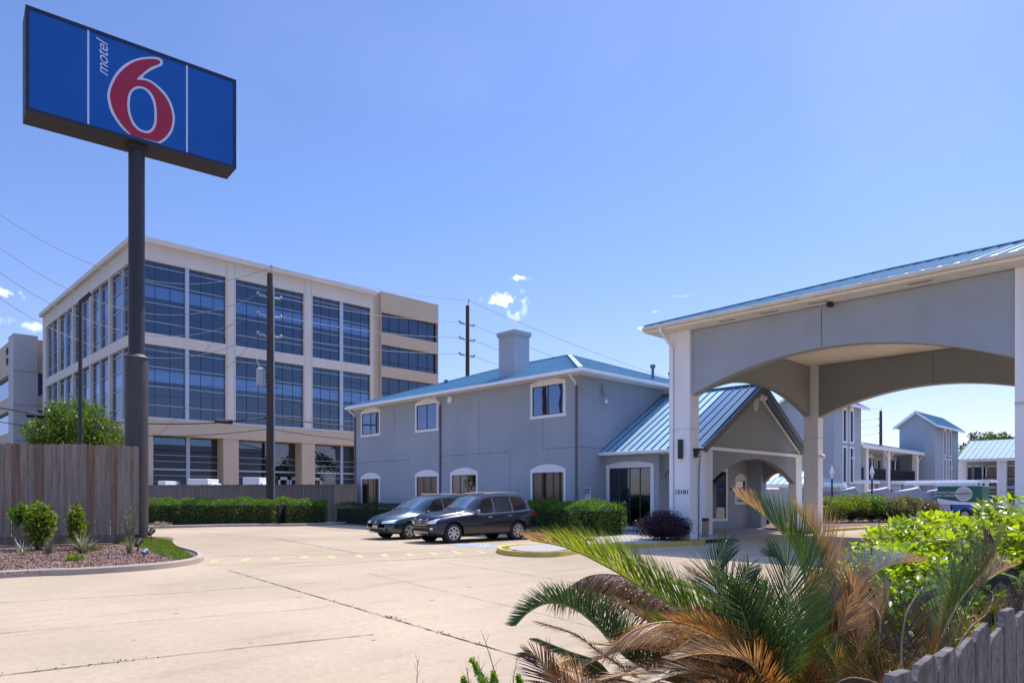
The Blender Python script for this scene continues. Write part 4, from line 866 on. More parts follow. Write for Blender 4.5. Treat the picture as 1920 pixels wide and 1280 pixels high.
def car(name,label,loc,rz,tab,paint,axles,wr,spokes,windows,ws,rs,lights,grille,handles,mirror_s,plate=None,rails=False,pillars=(),rimc=None,doors=(),trimc=None,cat_='car'):
    f,L_=smoothtab(tab); t=thing(name,label,cat_,loc,rz=rz)
    # local frame: x across (right side = +x seen from behind...), y = s backwards from the nose
    def ring(s):
        zb,be,to,w,wt=f(s); ro=min(.12,(to-be)*.5); 
        return [(0,zb),(w-.16,zb),(w-.04,zb+.07),(w,zb+.22),(w+.005,zb+(be-zb)*.55),(w-.012,be-.10),(w-.045,be-.01),(w-.075,be+.015),
                (wt+(w-.075-wt)*.5,be+(to-ro-be)*.5),(wt+.03,to-ro),(wt-.03,to-ro*.35),(wt-.16,to-.02*min(1,(to-be)/.5)),(wt*.4,to+.015),(0,to+.02)]
    ns=64; ss=[L_*(i/ns) for i in range(ns+1)]; R_=[ring(s) for s in ss]; k=len(R_[0])
    vs=[];fs=[]
    for s,r in zip(ss,R_):
        full=[(x,s,z) for x,z in r]+[(-x,s,z) for x,z in r[-2:0:-1]]; vs+=full
    n=2*k-2
    for i in range(ns):
        for j in range(n): fs.append((i*n+j,i*n+(j+1)%n,(i+1)*n+(j+1)%n,(i+1)*n+j))
    fs.append(tuple(range(n))[::-1]); fs.append(tuple(range(ns*n,ns*n+n)))
    mb=MB(); mb.add(vs,fs); body=mb.build('body',paint,t,world=False)
    # wheel arches cut out
    ct=MB()
    for a in axles:
        for sd in (-1,1): ct.tube([(sd*.55,a,wr+.01),(sd*1.2,a,wr+.01)],wr+.055,32)
    co_=ct.build('cut',DARK); b=body.modifiers.new('b','BOOLEAN'); b.object=co_; b.operation='DIFFERENCE'; b.solver='EXACT'
    co_.location=body.location; co_.parent=t; co_.location=(0,0,0)
    bpy.context.view_layer.update(); me=bpy.data.meshes.new_from_object(body.evaluated_get(bpy.context.evaluated_depsgraph_get())); body.modifiers.clear(); body.data=me; bpy.data.objects.remove(co_)
    me.materials.clear(); me.materials.append(paint); me.polygons.foreach_set('use_smooth',[True]*len(me.polygons)); me.polygons.foreach_set('material_index',[0]*len(me.polygons)); me.set_sharp_from_angle(angle=math.radians(32))
    def side(s,v,off=.008):
        """v 0 belt .. 1 roof edge"""
        r=ring(s); a,m_,b_=Vector(r[7]),Vector(r[8]),Vector(r[9]); p=a.lerp(m_,v*2) if v<.5 else m_.lerp(b_,v*2-1); return (p.x+off,s,p.y)
    def low(s,z,off=.008):
        r=ring(s); P_=r[1:8]
        zs=[p[1] for p in P_]; xs=[p[0] for p in P_]; return (interp(zs,xs,z)+off,s,z)
    gm=CARGL
    for (s0,s1,s2,s3) in windows:     # bottom s0..s1, top s2..s3
        for sd in (1,-1):
            mb=MB(); nn=8; vs=[];fs=[]
            for i in range(nn+1):
                for j in range(5):
                    v=.05+.88*j/4; a=s0+(s2-s0)*j/4; b=s1+(s3-s1)*j/4; s=a+(b-a)*i/nn; p=side(s,v); vs.append((sd*p[0],p[1],p[2]))
            for i in range(nn):
                for j in range(4): q=i*5+j; fs.append((q,q+5,q+6,q+1))
            mb.add(vs,fs); mb.build('side_window',gm,t,smooth=True,world=False)
    def top_patch(sa,sb,xf,name,m):
        mb=MB(); vs=[];fs=[]; nn=10
        for i in range(nn+1):
            s=sa+(sb-sa)*i/nn; r=ring(s); wx=r[10][0]*xf if True else 0
            for j in range(9):
                x=-wx+2*wx*j/8; pts=r[8:]; xs=[p[0] for p in pts][::-1]; zs=[p[1] for p in pts][::-1]
                vs.append((x,s-.004,interp(xs,zs,abs(x))+.010))
        for i in range(nn):
            for j in range(8): q=i*9+j; fs.append((q,q+9,q+10,q+1))
        mb.add(vs,fs); return mb.build(name,m,t,smooth=True,world=False)
    top_patch(ws[0],ws[1],ws[2],'windscreen',CARWS); top_patch(rs[0],rs[1],.95,'rear_window',gm)
    # lower dark cladding line, door gaps
    mb=MB()
    for d0 in doors:
        for sd in (1,-1):
            vs=[]
            for j in range(10):
                z=ring(d0)[2][1]+.12+(ring(d0)[6][1]-ring(d0)[2][1]-.12)*j/9; p=low(d0,z,.003); q=low(d0+.012,z,.003); vs+=[(sd*p[0],p[1],p[2]),(sd*q[0],q[1],q[2])]
            mb.add(vs,[(2*j,2*j+1,2*j+3,2*j+2) for j in range(9)])
    if mb.v: mb.build('door_gaps',DARK,t,world=False)
    for a,b in pillars:
        for sd in (1,-1):
            mb=MB(); p=[side(a,.03,.006),side(a+.09,.03,.006),side(b+.07,.95,.006),side(b,.95,.006)]; mb.quad(*[(sd*x,y,z) for x,y,z in p]); mb.build('pillar_trim',mat('pillar trim',(.09,.09,.11),.35,.1,3,coat=.3),t,world=False)
    for s,z in handles:
        for sd in (1,-1):
            mb=MB(); p=low(s,z,.0); mb.bar((sd*(p[0]+.03),s-.10,z),(sd*(p[0]+.03),s+.10,z),.03,.035); mb.bar((sd*p[0],s-.09,z),(sd*(p[0]+.03),s-.09,z),.02,.03); mb.bar((sd*p[0],s+.09,z),(sd*(p[0]+.03),s+.09,z),.02,.03); mb.build('door_handle',mat('chrome',(.6,.6,.62),.2,.03,3,metal=1),t,world=False,bevel=.005)
    # wheels
    for a in axles:
        for sd in (1,-1):
            x1=ring(a)[4][0]-.015; mb=MB(); seg=40; prof=[(x1-.22,wr*.55),(x1-.22,wr*.93),(x1-.18,wr),(x1-.05,wr),(x1-.01,wr*.93),(x1,wr*.8),(x1-.02,wr*.68),(x1-.04,wr*.655)]
            vs=[];fs=[]
            for i in range(seg):
                an=2*math.pi*i/seg; vs+=[(sd*px_,a+r*math.cos(an),wr+r*math.sin(an)) for px_,r in prof]
            q=len(prof)
            for i in range(seg):
                for j in range(q-1): fs.append((i*q+j,i*q+j+1,((i+1)%seg)*q+j+1,((i+1)%seg)*q+j))
            mb.add(vs,fs); wh=mb.build('wheel',mat('tyre rubber',(.018,.018,.018),.85,.2,10,bump=.3,bs=60),t,smooth=True,world=False)
            mb=MB(); X=lambda d:sd*(x1-d)
            for i in range(spokes):
                an=2*math.pi*i/spokes+.2; 
                def pt(r,da,d): return (X(d),a+r*math.cos(an+da),wr+r*math.sin(an+da))
                hw=.16 if spokes>5 else .26
                mb.add([pt(.05,-.6,.02),pt(.05,.6,.02),pt(wr*.62,hw,.035),pt(wr*.62,-hw,.035),pt(.05,-.6,.06),pt(.05,.6,.06),pt(wr*.62,hw,.07),pt(wr*.62,-hw,.07)],[(0,1,2,3),(0,4,5,1),(1,5,6,2),(3,2,6,7),(0,3,7,4)])
            seg=40; vs=[];fs=[]; pr=[(.03,wr*.57),(.025,wr*.66),(.05,wr*.67),(.12,wr*.60)]
            for i in range(seg):
                an=2*math.pi*i/seg; vs+=[(X(d),a+r*math.cos(an),wr+r*math.sin(an)) for d,r in pr]
            for i in range(seg):
                for j in range(3): fs.append((i*4+j,i*4+j+1,((i+1)%seg)*4+j+1,((i+1)%seg)*4+j))
            mb.add(vs,fs); mb.tube([(X(.06),a,wr),(X(.012),a,wr)],.055,20); mb.build('rim',rimc,wh,smooth='auto',world=False)
            mb=MB(); mb.tube([(X(.12),a,wr),(X(.13),a,wr)],wr*.6,28); mb.build('brake_disc',mat('dark wheel well',(.02,.02,.02),.8,.1,5),wh,world=False)
            mb=MB(); mb.tube([(sd*(x1-.25),a,wr+.01),(sd*(x1-.26),a,wr+.01)],wr+.05,28); mb.build('wheel_well',DARK,t,world=False)
    # mirrors
    for sd in (1,-1):
        p=side(mirror_s,.05); mb=MB(); sphere_mb(mb,(sd*(p[0]+.13),mirror_s,p[2]+.06),.12,(1.0,.6,.72),8); mb.bar((sd*(p[0]-.02),mirror_s,p[2]+.0),(sd*(p[0]+.1),mirror_s,p[2]+.03),.06,.05); mb.build('wing_mirror',trimc or paint,t,smooth=True,world=False)
    # headlights and grille follow the nose
    def nose(x,z,off):
        # first station whose ring contains (|x|,z)
        for i in range(0,400):
            s=L_*i/1600; r=ring(s); pts=r; 
            if r[0][1]<=z<=r[-1][1]+.02:
                zs=[p[1] for p in pts[1:]]; xs=[p[0] for p in pts[1:]]
                xm=max([xs[j]+(xs[j+1]-xs[j])*((z-zs[j])/(zs[j+1]-zs[j])) for j in range(len(zs)-1) if (zs[j]-z)*(zs[j+1]-z)<=0 and zs[j]!=zs[j+1]]+[0 if z<r[-1][1] else -1])
                if abs(x)<=xm+.001: return (x,s-off,z)
        return (x,.5,z)
    def nose_patch(name,poly_fn,m,off=.012,nx=8,nz=4,par=None):
        mb=MB(); vs=[];fs=[]
        for i in range(nx+1):
            for j in range(nz+1): x,z=poly_fn(i/nx,j/nz); vs.append(nose(x,z,off))
        for i in range(nx):
            for j in range(nz): q=i*(nz+1)+j; fs.append((q,q+1,q+nz+2,q+nz+1))
        mb.add(vs,fs); return mb.build(name,m,par or t,smooth=True,world=False)
    for sd in (1,-1):
        (xa,za0,za1),(xb,zb0,zb1)=lights
        o=nose_patch('headlight',lambda u,v:(sd*(xa+(xb-xa)*u),(za0+(zb0-za0)*u)+((za1-za0)+((zb1-zb0)-(za1-za0))*u)*v),LAMP)
    return t,f,ring,nose,nose_patch,side,low
CARGL=mat('tinted car glass',(.008,.009,.010),.06,.1,2,spec=.9,coat=.6)
CARWS=mat('windscreen glass',(.05,.075,.085),.04,.1,2,spec=1,coat=1)
LAMP=mat('headlamp lens',(.80,.77,.70),.25,.25,14,spec=.8,coat=.8)
RIM=mat('alloy rim',(.55,.53,.50),.35,.08,4,metal=.7)
CHR=mat('chrome',(.6,.6,.62),.2,.03,3,metal=1)
suvp=mat('black metallic car paint',(.006,.006,.014),.3,.2,3,metal=.0,spec=.4,coat=.7)
# tab: s, z bottom, belt, top, half width, top half width
suv=[(0,.42,.72,.84,.60,.50),(.05,.34,.76,.92,.74,.60),(.16,.27,.82,.99,.845,.68),(.45,.25,.90,1.06,.915,.74),(.9,.25,.97,1.12,.945,.76),(1.30,.26,1.01,1.17,.95,.76),(1.42,.26,1.02,1.22,.95,.74),(2.10,.26,1.03,1.67,.955,.66),(2.6,.26,1.05,1.765,.955,.67),(3.3,.26,1.08,1.79,.955,.67),(4.0,.27,1.12,1.76,.945,.65),(4.42,.30,1.16,1.67,.915,.62),(4.66,.34,1.15,1.32,.87,.60),(4.76,.38,1.02,1.08,.82,.62),(4.80,.46,.85,.95,.76,.60)]
w0=Vector(G(852,1018.5)); RS=math.radians(-5); xn=w0.x-(.93*math.cos(RS)-.82*math.sin(RS)); yn=w0.y-(.93*math.sin(RS)+.82*math.cos(RS))
tS,f,ring,nose,npatch,side,low=car('parked_suv','black SUV with a star emblem grille and alloy wheels, in front of the green minivan',(xn,yn,.004),RS,suv,suvp,(.82,3.80),.365,7,
   [(1.72,2.60,2.22,2.60),(2.76,3.52,2.74,3.46),(3.60,4.36,3.56,4.12)],(1.46,2.12,.93),(4.46,4.64),((.44,.70,.76),(.80,.72,.90)),None,[(2.42,.92),(3.36,.96)],1.82,doors=(1.62,2.68,3.62),pillars=((2.64,2.64),(3.53,3.48)),rimc=RIM,trimc=mat('silver mirror cap',(.20,.20,.22),.25,.05,3,coat=.8))
gp=npatch('grille',lambda u,v:((-.40+.80*u),.66+.23*v),mat('grille black',(.01,.01,.012),.5,.1,4),off=.014,nx=12)
mb=MB()
for z in (.70,.77,.84):
    pts=[nose(-.38+.76*k/10,z,.035) for k in range(11)]; mb.tube(pts,.011,6)
for sgn in (-1,1): mb.tube([nose(sgn*.40,.655,.03),nose(sgn*.41,.895,.03)],.012,6)
mb.tube([nose(-.40+.8*k/10,.655,.03) for k in range(11)],.012,6); mb.build('grille_bars',CHR,gp,smooth=True,world=False)
mb=MB(); c=Vector(nose(0,.775,.055)); mb.tube([c+Vector((.092*math.cos(a),0,.092*math.sin(a))) for a in [2*math.pi*i/24 for i in range(25)]],.009,6,cap=False)
for k in range(3): a=math.pi/2+k*2*math.pi/3; mb.tube([c,c+Vector((.09*math.cos(a),0,.09*math.sin(a)))],[.014,.004],6)
mb.build('star_emblem',CHR,gp,world=False)
mb=MB()
pts=lambda z,x0,x1,o:[nose(x0+(x1-x0)*k/10,z,o) for k in range(11)]
npatch('lower_intake',lambda u,v:((-.52+1.04*u),.44+.10*v),DARK,off=.01)
npatch('skid_plate',lambda u,v:((-.46+.92*u),.34+.09*v),mat('silver skid plate',(.45,.43,.42),.35,.1,3,metal=.6),off=.02)
for sd in (-1,1): npatch('fog_lamp',lambda u,v:(sd*(.60+.12*u),.50+.07*v),LAMP,off=.012,nx=2,nz=2)
for sd in (-1,1):
    mb=MB(); mb.tube([(sd*.64,2.25,1.70),(sd*.64,2.4,1.79),(sd*.64,3.0,1.83),(sd*.63,3.8,1.81),(sd*.62,4.15,1.74)],.016,8); mb.build('roof_rail',mat('satin grey rail',(.22,.22,.23),.4,.05,3,metal=.5),tS,smooth=True,world=False)
mb=MB(); 
for sd in (1,-1): p=low(4.6,.95,.01); q=low(4.72,.95,.01); mb.quad((sd*p[0],4.55,.90),(sd*q[0],4.74,.90),(sd*q[0],4.74,1.10),(sd*p[0],4.55,1.12))
mb.build('tail_light',mat('red lamp lens',(.25,.01,.01),.15,.1,4,coat=.8),tS,world=False)
mb=MB(); mb.bar((-.45,1.44,1.225),(.1,1.47,1.25),.02,.02); mb.bar((.1,1.44,1.225),(.6,1.47,1.24),.02,.02); mb.build('wipers',DARK,tS,world=False)
# dark green minivan
vanp=mat('dark green metallic paint',(.012,.038,.038),.24,.2,3,metal=.3,spec=.6,coat=1)
van=[(0,.40,.58,.66,.60,.48),(.05,.30,.62,.74,.74,.58),(.18,.24,.70,.84,.855,.66),(.5,.22,.80,.95,.92,.72),(.9,.22,.88,1.04,.95,.74),(1.12,.22,.91,1.10,.955,.73),(1.22,.22,.92,1.15,.955,.72),(2.15,.22,.95,1.64,.96,.68),(2.7,.22,.96,1.74,.96,.68),(3.6,.22,.98,1.76,.96,.68),(4.4,.24,1.0,1.72,.95,.66),(4.8,.28,1.02,1.55,.92,.58),(4.98,.32,1.0,1.10,.88,.62),(5.08,.42,.8,.9,.80,.6)]
w1=Vector(G(769,1011)); xv=w1.x-.93; yv=w1.y-.95
tV,f,ring,nose,npatch,side,low=car('parked_minivan','dark green minivan with a sloping nose and five spoke wheels, parked beyond the black SUV',(xv,yv,.004),0,van,vanp,(.95,3.95),.33,5,
   [(1.62,2.62,2.24,2.60),(2.76,3.72,2.74,3.66),(3.84,4.72,3.80,4.48)],(1.28,2.14,.93),(4.84,4.96),((.40,.62,.72),(.86,.66,.79)),None,[(2.46,.86),(3.0,.86)],1.74,doors=(1.5,2.68,3.78),pillars=((2.66,2.64),),rimc=mat('worn silver rim',(.50,.47,.40),.4,.1,4,metal=.5),trimc=mat('dark mirror cap',(.02,.02,.025),.35,.05,3),cat_='minivan')
npatch('grille',lambda u,v:((-.30+.60*u),.60+.12*v),mat('dark green grille',(.012,.03,.035),.4,.1,4),off=.014)
mb=MB(); c=Vector(nose(0,.66,.03)); mb.tube([c+Vector((.06*math.cos(a),0,.045*math.sin(a))) for a in [2*math.pi*i/16 for i in range(17)]],.008,6,cap=False); mb.bar(c+Vector((-.025,0,-.035)),c+Vector((-.02,0,.035)),.01,.012); mb.bar(c+Vector((.025,0,-.035)),c+Vector((.02,0,.035)),.01,.012); mb.bar(c+Vector((-.025,0,0)),c+Vector((.025,0,0)),.01,.012); mb.build('grille_emblem',CHR,tV,world=False)
npatch('lower_intake',lambda u,v:((-.42+.84*u),.33+.08*v),DARK,off=.012)
mb=MB(); mb.box(-.17,.17,-.06,-.03,.44,.56); mb.build('number_plate',mat('faded plate',(.50,.42,.42),.6,.1,8),tV,world=False)
for sd in (-1,1): npatch('fog_lamp',lambda u,v:(sd*(.60+.12*u),.36+.07*v),DARK,off=.012,nx=2,nz=2)
mb=MB(); mb.bar((-.45,1.26,1.16),(.1,1.3,1.185),.02,.02); mb.build('wipers',DARK,tV,world=False)
for sd in (-1,1):
    mb=MB(); mb.tube([(sd*.64,2.6,1.73),(sd*.64,2.7,1.78),(sd*.63,4.3,1.76),(sd*.63,4.4,1.71)],.013,8); mb.build('roof_rail',mat('satin grey rail',(.22,.22,.23)),tV,smooth=True,world=False)
# maroon car far right
p=D(1880,950,52); red=mat('maroon car paint',(.10,.008,.02),.2,.15,3,metal=.2,coat=1)
sed=[(0,.35,.55,.62,.6,.5),(.06,.25,.6,.72,.75,.6),(.3,.2,.7,.82,.85,.68),(1.0,.2,.82,.93,.89,.72),(1.25,.2,.85,.99,.9,.7),(2.0,.2,.87,1.36,.9,.55),(2.7,.2,.88,1.42,.9,.55),(3.4,.2,.9,1.36,.9,.55),(3.95,.2,.93,1.06,.89,.66),(4.3,.22,.92,1.0,.87,.68),(4.5,.25,.85,.9,.82,.66),(4.56,.4,.7,.75,.76,.6)]
car('maroon_saloon','maroon saloon car seen at the far right behind the bright green bush',(p[0]+1.6,p[1]-.6,.004),math.radians(75),sed,red,(.85,3.55),.32,5,[(1.6,2.5,2.1,2.5),(2.6,3.5,2.6,3.2)],(1.3,1.95,.9),(3.45,3.9),((.40,.6,.68),(.78,.62,.74)),None,[(2.3,.8),(3.3,.82)],1.7,doors=(1.5,2.55,3.5),rimc=RIM)
# service truck with green sign side
sy=55.; a=onY(1757,920,sy); b=onY(1842,920,sy); L2=b[0]-a[0]; zb_=onY(1800,941,sy)[2]; zt_=onY(1800,911,sy)[2]
tk=thing('service_truck','blue and green service truck with GARAGE DOORS AND OPENERS on its tall side panel','truck',(a[0],sy,0))
xa,xb=a[0],b[0]
mb=MB(); mb.box(xa,xb,sy,sy+1.9,zb_-.12,zt_); mb.build('cargo_box',mat('dark green truck paint',(.012,.12,.085),.4,.1,2),tk,bevel=.05)
mb=MB(); n_=14
for k in range(n_):
    u0=k/n_;u1=(k+1)/n_; g=lambda u: zb_-.02+.30*(1-u)**2.2; x0=xa+(xb-xa)*u0; x1=xa+(xb-xa)*u1
    mb.quad((x0,sy-.004,zb_-.16),(x1,sy-.004,zb_-.16),(x1,sy-.004,g(u1)),(x0,sy-.004,g(u0)))
mb.build('swoosh_stripe',TRIM,tk)
mb=MB(); c=(xa+(xb-xa)*.60,(zb_+zt_)/2+.02); 
def ell(rx,rz,y,m,nm):
    q=MB(); q.add([(c[0]+rx*math.cos(2*math.pi*k/28),y,c[1]+rz*math.sin(2*math.pi*k/28)) for k in range(28)],[tuple(range(28))]); return q.build(nm,m,tk)
hh_=(zt_-zb_); ell(L2*.185,hh_*.44,sy-.008,TRIM,'logo_oval'); ell(L2*.17,hh_*.385,sy-.012,mat('silver grey logo',(.45,.46,.47),.5,.1,3),'logo_oval')
TW=mat('white lettering',(.75,.78,.76),.5,.03,3)
RX=Matrix.Rotation(math.radians(90),4,'X')
text_mesh('lettering_line','GARAGE DOORS',.21,Matrix.Translation((xa+L2*.22,sy-.012,c[1]+.09))@RX,TW,tk)
text_mesh('lettering_line','AND OPENERS',.21,Matrix.Translation((xa+L2*.21,sy-.012,c[1]-.13))@RX,TW,tk)
text_mesh('logo_lettering','TEXAMACK',.19,Matrix.Translation((c[0],sy-.018,c[1]))@RX,mat('dark lettering',(.02,.03,.03),.5,.05,3),tk)
mb=MB(); mb.box(xa-.1,xb+.35,sy+.1,sy+.16,zt_+.18,zt_+.24); mb.box(xa,xb,sy+.02,sy+.1,zt_+.02,zt_+.08)
for k in range(5): x=xa+.1+(xb-xa-.2)*k/4; mb.box(x-.03,x+.03,sy+.05,sy+.12,zt_,zt_+.2)
mb.build('ladder_rack',TRIM,tk)
mb=MB(); mb.box(xa+.9,xb+.15,sy+.0,sy+1.9,.55,zb_-.12); mb.build('lower_body',mat('blue truck paint',(.03,.13,.38),.3,.1,2,coat=.6),tk,bevel=.04)
mb=MB(); mb.box(xb,xb+.25,sy,sy+1.9,.5,1.35); mb.build('rear_bumper',TRIM,tk,bevel=.05)
mb=MB(); mb.box(xb-.12,xb+.02,sy-.03,sy,.95,1.5); mb.build('tail_light',mat('red lamp lens',(.25,.01,.01),.15,.1,4,coat=.8),tk)
mb=MB(); mb.box(xa-1.6,xa+.8,sy+.05,sy+1.85,.5,1.15); mb.build('bonnet',mat('white truck paint',(.55,.56,.58),.3,.05,2,coat=.6),tk,bevel=.12)
for x in (xa-.8,xb-1.0):
    mb=MB(); mb.tube([(x,sy-.02,.4),(x,sy+.22,.4)],.4,24); w_=mb.build('wheel',mat('tyre rubber',(.018,.018,.018),.85,.2,10),tk,smooth='auto'); mb=MB(); mb.tube([(x,sy-.04,.4),(x,sy-.02,.4)],.22,20); mb.build('rim',RIM,w_)
# ================================================================== UTILITY POLES AND WIRES
POLE=mat('creosoted pole wood',(.055,.038,.032),.9,.3,2,.15,25,.4,30,vsc=(3,3,.3)); INS=mat('grey porcelain',(.35,.37,.38),.4,.1,5)
poles={}
def upole(x,y,h,label,r=.2,side_='w'):
    t=thing('utility_pole',label,'utility pole',(x,y,0),group='utility poles along the power line')
    mb=MB(); mb.tube([(x,y,0),(x,y,h)],[r,r*.72],14); mb.build('pole_shaft',POLE,t,smooth='auto')
    mb=MB(); mb.tube([(x,y,h),(x+.05,y+.12,h+.45)],.035,6); sphere_mb(mb,(x+.05,y+.12,h+.5),.08,n=6); mb.build('top_insulator',INS,t)
    for dz in (1.55,2.75,4.0):
        for s in (-1,1):
            mb=MB(); mb.tube([(x,y,h-dz),(x-.05,y+s*.75,h-dz+.15)],.045,6); sphere_mb(mb,(x-.05,y+s*.75,h-dz+.2),.10,n=6)
            for k in range(3): mb.tube([(x-.05,y+s*(.35+.15*k),h-dz+.1),(x-.05,y+s*(.39+.15*k),h-dz+.1)],.09,8)
            mb.build('line_insulator',INS,t)
    return t
hA,hB=15.6,16.6
pa=upole(-42.1,19.8,hA,'nearest brown utility pole with a grey transformer, in front of the office block',.24)
mb=MB(); mb.tube([(-42.45,19.35,8.6),(-42.45,19.35,9.6)],.26,16); mb.tube([(-42.45,19.35,9.6),(-42.45,19.35,9.7)],[.26,.1],16); tr=mb.build('transformer',INS,pa,smooth='auto')
mb=MB(); mb.tube([(-42.5,19.3,9.7),(-42.55,19.2,10.1)],.04,6); mb.tube([(-42.55,19.2,10.05),(-42.6,19.0,10.45)],.03,6); mb.build('bushing',INS,tr)
mb=MB(); mb.tube([(-41.93,20.0,.2),(-41.95,20.0,7.0),(-41.95,19.98,14.8)],.05,6); mb.build('conduit_riser',INS,pa)
upole(-42.0,36.0,hB,'middle dark utility pole rising behind the motel roof left of the chimney',.2)
upole(-42.0,129.,16.1,'distant dark utility pole seen between the two stair towers',.3)
upole(-42.2,2.6,17.3,'outermost utility pole standing beyond the left edge of the photo',.22)
WIRE=mat('grey conductor',(.10,.11,.13),.6,.1,3); CAB=mat('black comms cable',(.012,.012,.014),.7,.1,3)
def wire(a,b,sag,r=.012,m=WIRE,label='thin overhead power line'):
    a=Vector(a);b=Vector(b); pts=[a.lerp(b,k/24)-Vector((0,0,sag*4*(k/24)*(1-k/24))) for k in range(25)]
    mb=MB(); mb.tube(pts,r,5); o=mb.build('overhead_wire',m); tag(o,label,'wire','overhead wires strung between the utility poles'); return o
ys=[2.6,19.8,36.0,129.0]; hs_=[17.3,hA,hB,16.1]; nmz=['left edge and the transformer pole','transformer pole and the pole behind the motel','pole behind the motel and the distant pole']
for i in range(3):
    sg=(3.2,.3,3.2)[i]; 
    for dz,nm in ((-.45,'topmost'),(1.4,'second'),(2.6,'third'),(3.85,'fourth')):
        wire((-42.05,ys[i]+(.7 if dz>0 else .1),hs_[i]-dz),(-42.05,ys[i+1]-(.7 if dz>0 else -.1),hs_[i+1]-dz),sg,.018,label=f'{nm} power line from the top between the {nmz[i]}')
    if i<2:
        wire((-42.3,ys[i],(6.6,6.7)[i]),(-42.3,ys[i+1],6.6),(.9,.3)[i],.045,CAB,label=f'thick black lower cable between the {nmz[i]}')
        wire((-42.3,ys[i],(5.9,5.9)[i]),(-42.3,ys[i+1],5.9),(.9,.4)[i],.02,CAB,label=f'thin black lowest cable between the {nmz[i]}')
wire((-42.1,19.8,14.9),(-49,9,.5),0,.012,label='upper slanting guy wire left of the transformer pole'); wire((-42.1,19.8,12.3),(-48,10.5,.5),0,.012,label='lower slanting guy wire left of the transformer pole')
for yy,nm,zz in ((7.6,'left',5.76),(17.0,'right',6.15)):
    mb=MB(); mb.tube([(-42.3,yy-.5,zz),(-42.3,yy+.5,zz)],.13,8); o=mb.build('splice_case',CAB); tag(o,f'{nm} black splice case hanging on the thick lower cable','splice case','splice cases on the lower cable')
# street lamp mast beyond left fence
p=D(150.5,830,31); t=thing('street_lamp','tall thin dark street lamp mast with a short angled head beyond the left fence','street lamp',(p[0],p[1],0))
mb=MB(); mb.tube([(p[0],p[1],0),(p[0],p[1],10.3)],[.10,.075],10); mb.build('lamp_post',BRONZE,t,smooth='auto')
mb=MB(); q=Vector((p[0],p[1],10.25)); r_=Vector((RT[0],RT[1],0)); mb.bar(q,q+r_*.5+Vector((0,0,.42)),.16,.12); mb.build('lamp_head',BRONZE,t,bevel=.02)
for i,(px,nm) in enumerate(((1560,'left ornamental white lantern post in front of the near stair tower'),(1635,'right ornamental white lantern post in front of the balcony wing'))):
    p=D(px,900,44); t=thing('lantern_post',nm,'lamp post',(p[0],p[1],0),group='ornamental lantern posts'); x,y=p[0],p[1]
    mb=MB(); mb.tube([(x,y,0),(x,y,2.75)],.055,8); mb.build('post',BRONZE,t); mb=MB(); mb.tube([(x,y,2.75),(x,y,2.9),(x,y,3.15),(x,y,3.4),(x,y,3.6)],[.05,.07,.15,.08,.02],8); mb.build('lantern',TRIM,t)
# ================================================================== FENCES
FW_=mat('weathered fence wood',(.23,.17,.115),.9,.30,1.0,.22,30,.6,30,vsc=(9,9,.6),col2=(.32,.26,.20))
FB_=mat('stained darker fence wood',(.19,.12,.075),.9,.35,1.0,.22,30,.6,30,vsc=(9,9,.6))
def fence(name,label,a,b,h,pw_,z0=.1,dog=.05,gapk=.006,rail=True,rot=True,m=FW_,th=.02,back=-1,jz=.03,jx=.006,kids=True):
    a=Vector((a[0],a[1],0)); b=Vector((b[0],b[1],0)); d=(b-a); Ln=d.length; d.normalize(); nv=Vector((d.y,-d.x,0)); t=thing(name,label,'fence',tuple(a))
    P_=lambda u,z,dd:tuple(a+d*u+nv*dd+Vector((0,0,z))); u=0; i=0; objs=[]
    while u<Ln:
        gapk=random.choice((.0005,.0005,.001,.005)) if pw_>.2 else gapk; w=pw_*random.uniform(.8,1.15); hh=h+random.uniform(-jz,jz); off=random.uniform(-jx,jx); lean=random.uniform(-.012,.012)*(h/2 if pw_<.2 else .6)
        mb=MB(); poly=[(u+gapk,z0+.28*rot),(u+w-gapk,z0+.28*rot),(u+w-gapk+lean,hh-dog),(u+w-gapk-dog*.7+lean,hh),(u+gapk+dog*.7+lean,hh),(u+gapk+lean,hh-dog)]
        mb.prism(poly,P_,off,off+th); o=mb.build('picket',FB_ if random.random()<.25 else m,t); u+=w; i+=1
        if not kids: objs.append(o)
    mb=MB()
    for z in (h*.22,h*.53,h*.86): mb.prism([(0,z-.045),(Ln,z-.045),(Ln,z+.045),(0,z+.045)],P_,-.06*1,-.012) if back<0 else mb.prism([(0,z-.045),(Ln,z-.045),(Ln,z+.045),(0,z+.045)],P_,th+.012,th+.06)
    mb.build('rail',FB_,t)
    if rot: mb=MB(); mb.prism([(0,z0),(Ln,z0),(Ln,z0+.28),(0,z0+.28)],P_,-.005,.03); mb.build('rot_board',FB_,t)
    return t
a=D(-60,830,22.3); b=D(252,830,23.9)
fence('picket_fence','tall weathered grey picket fence ending at the sign pole, behind the mulch bed',a,b,3.42,.215,z0=.12,rot=True,gapk=.0015,jx=.018)
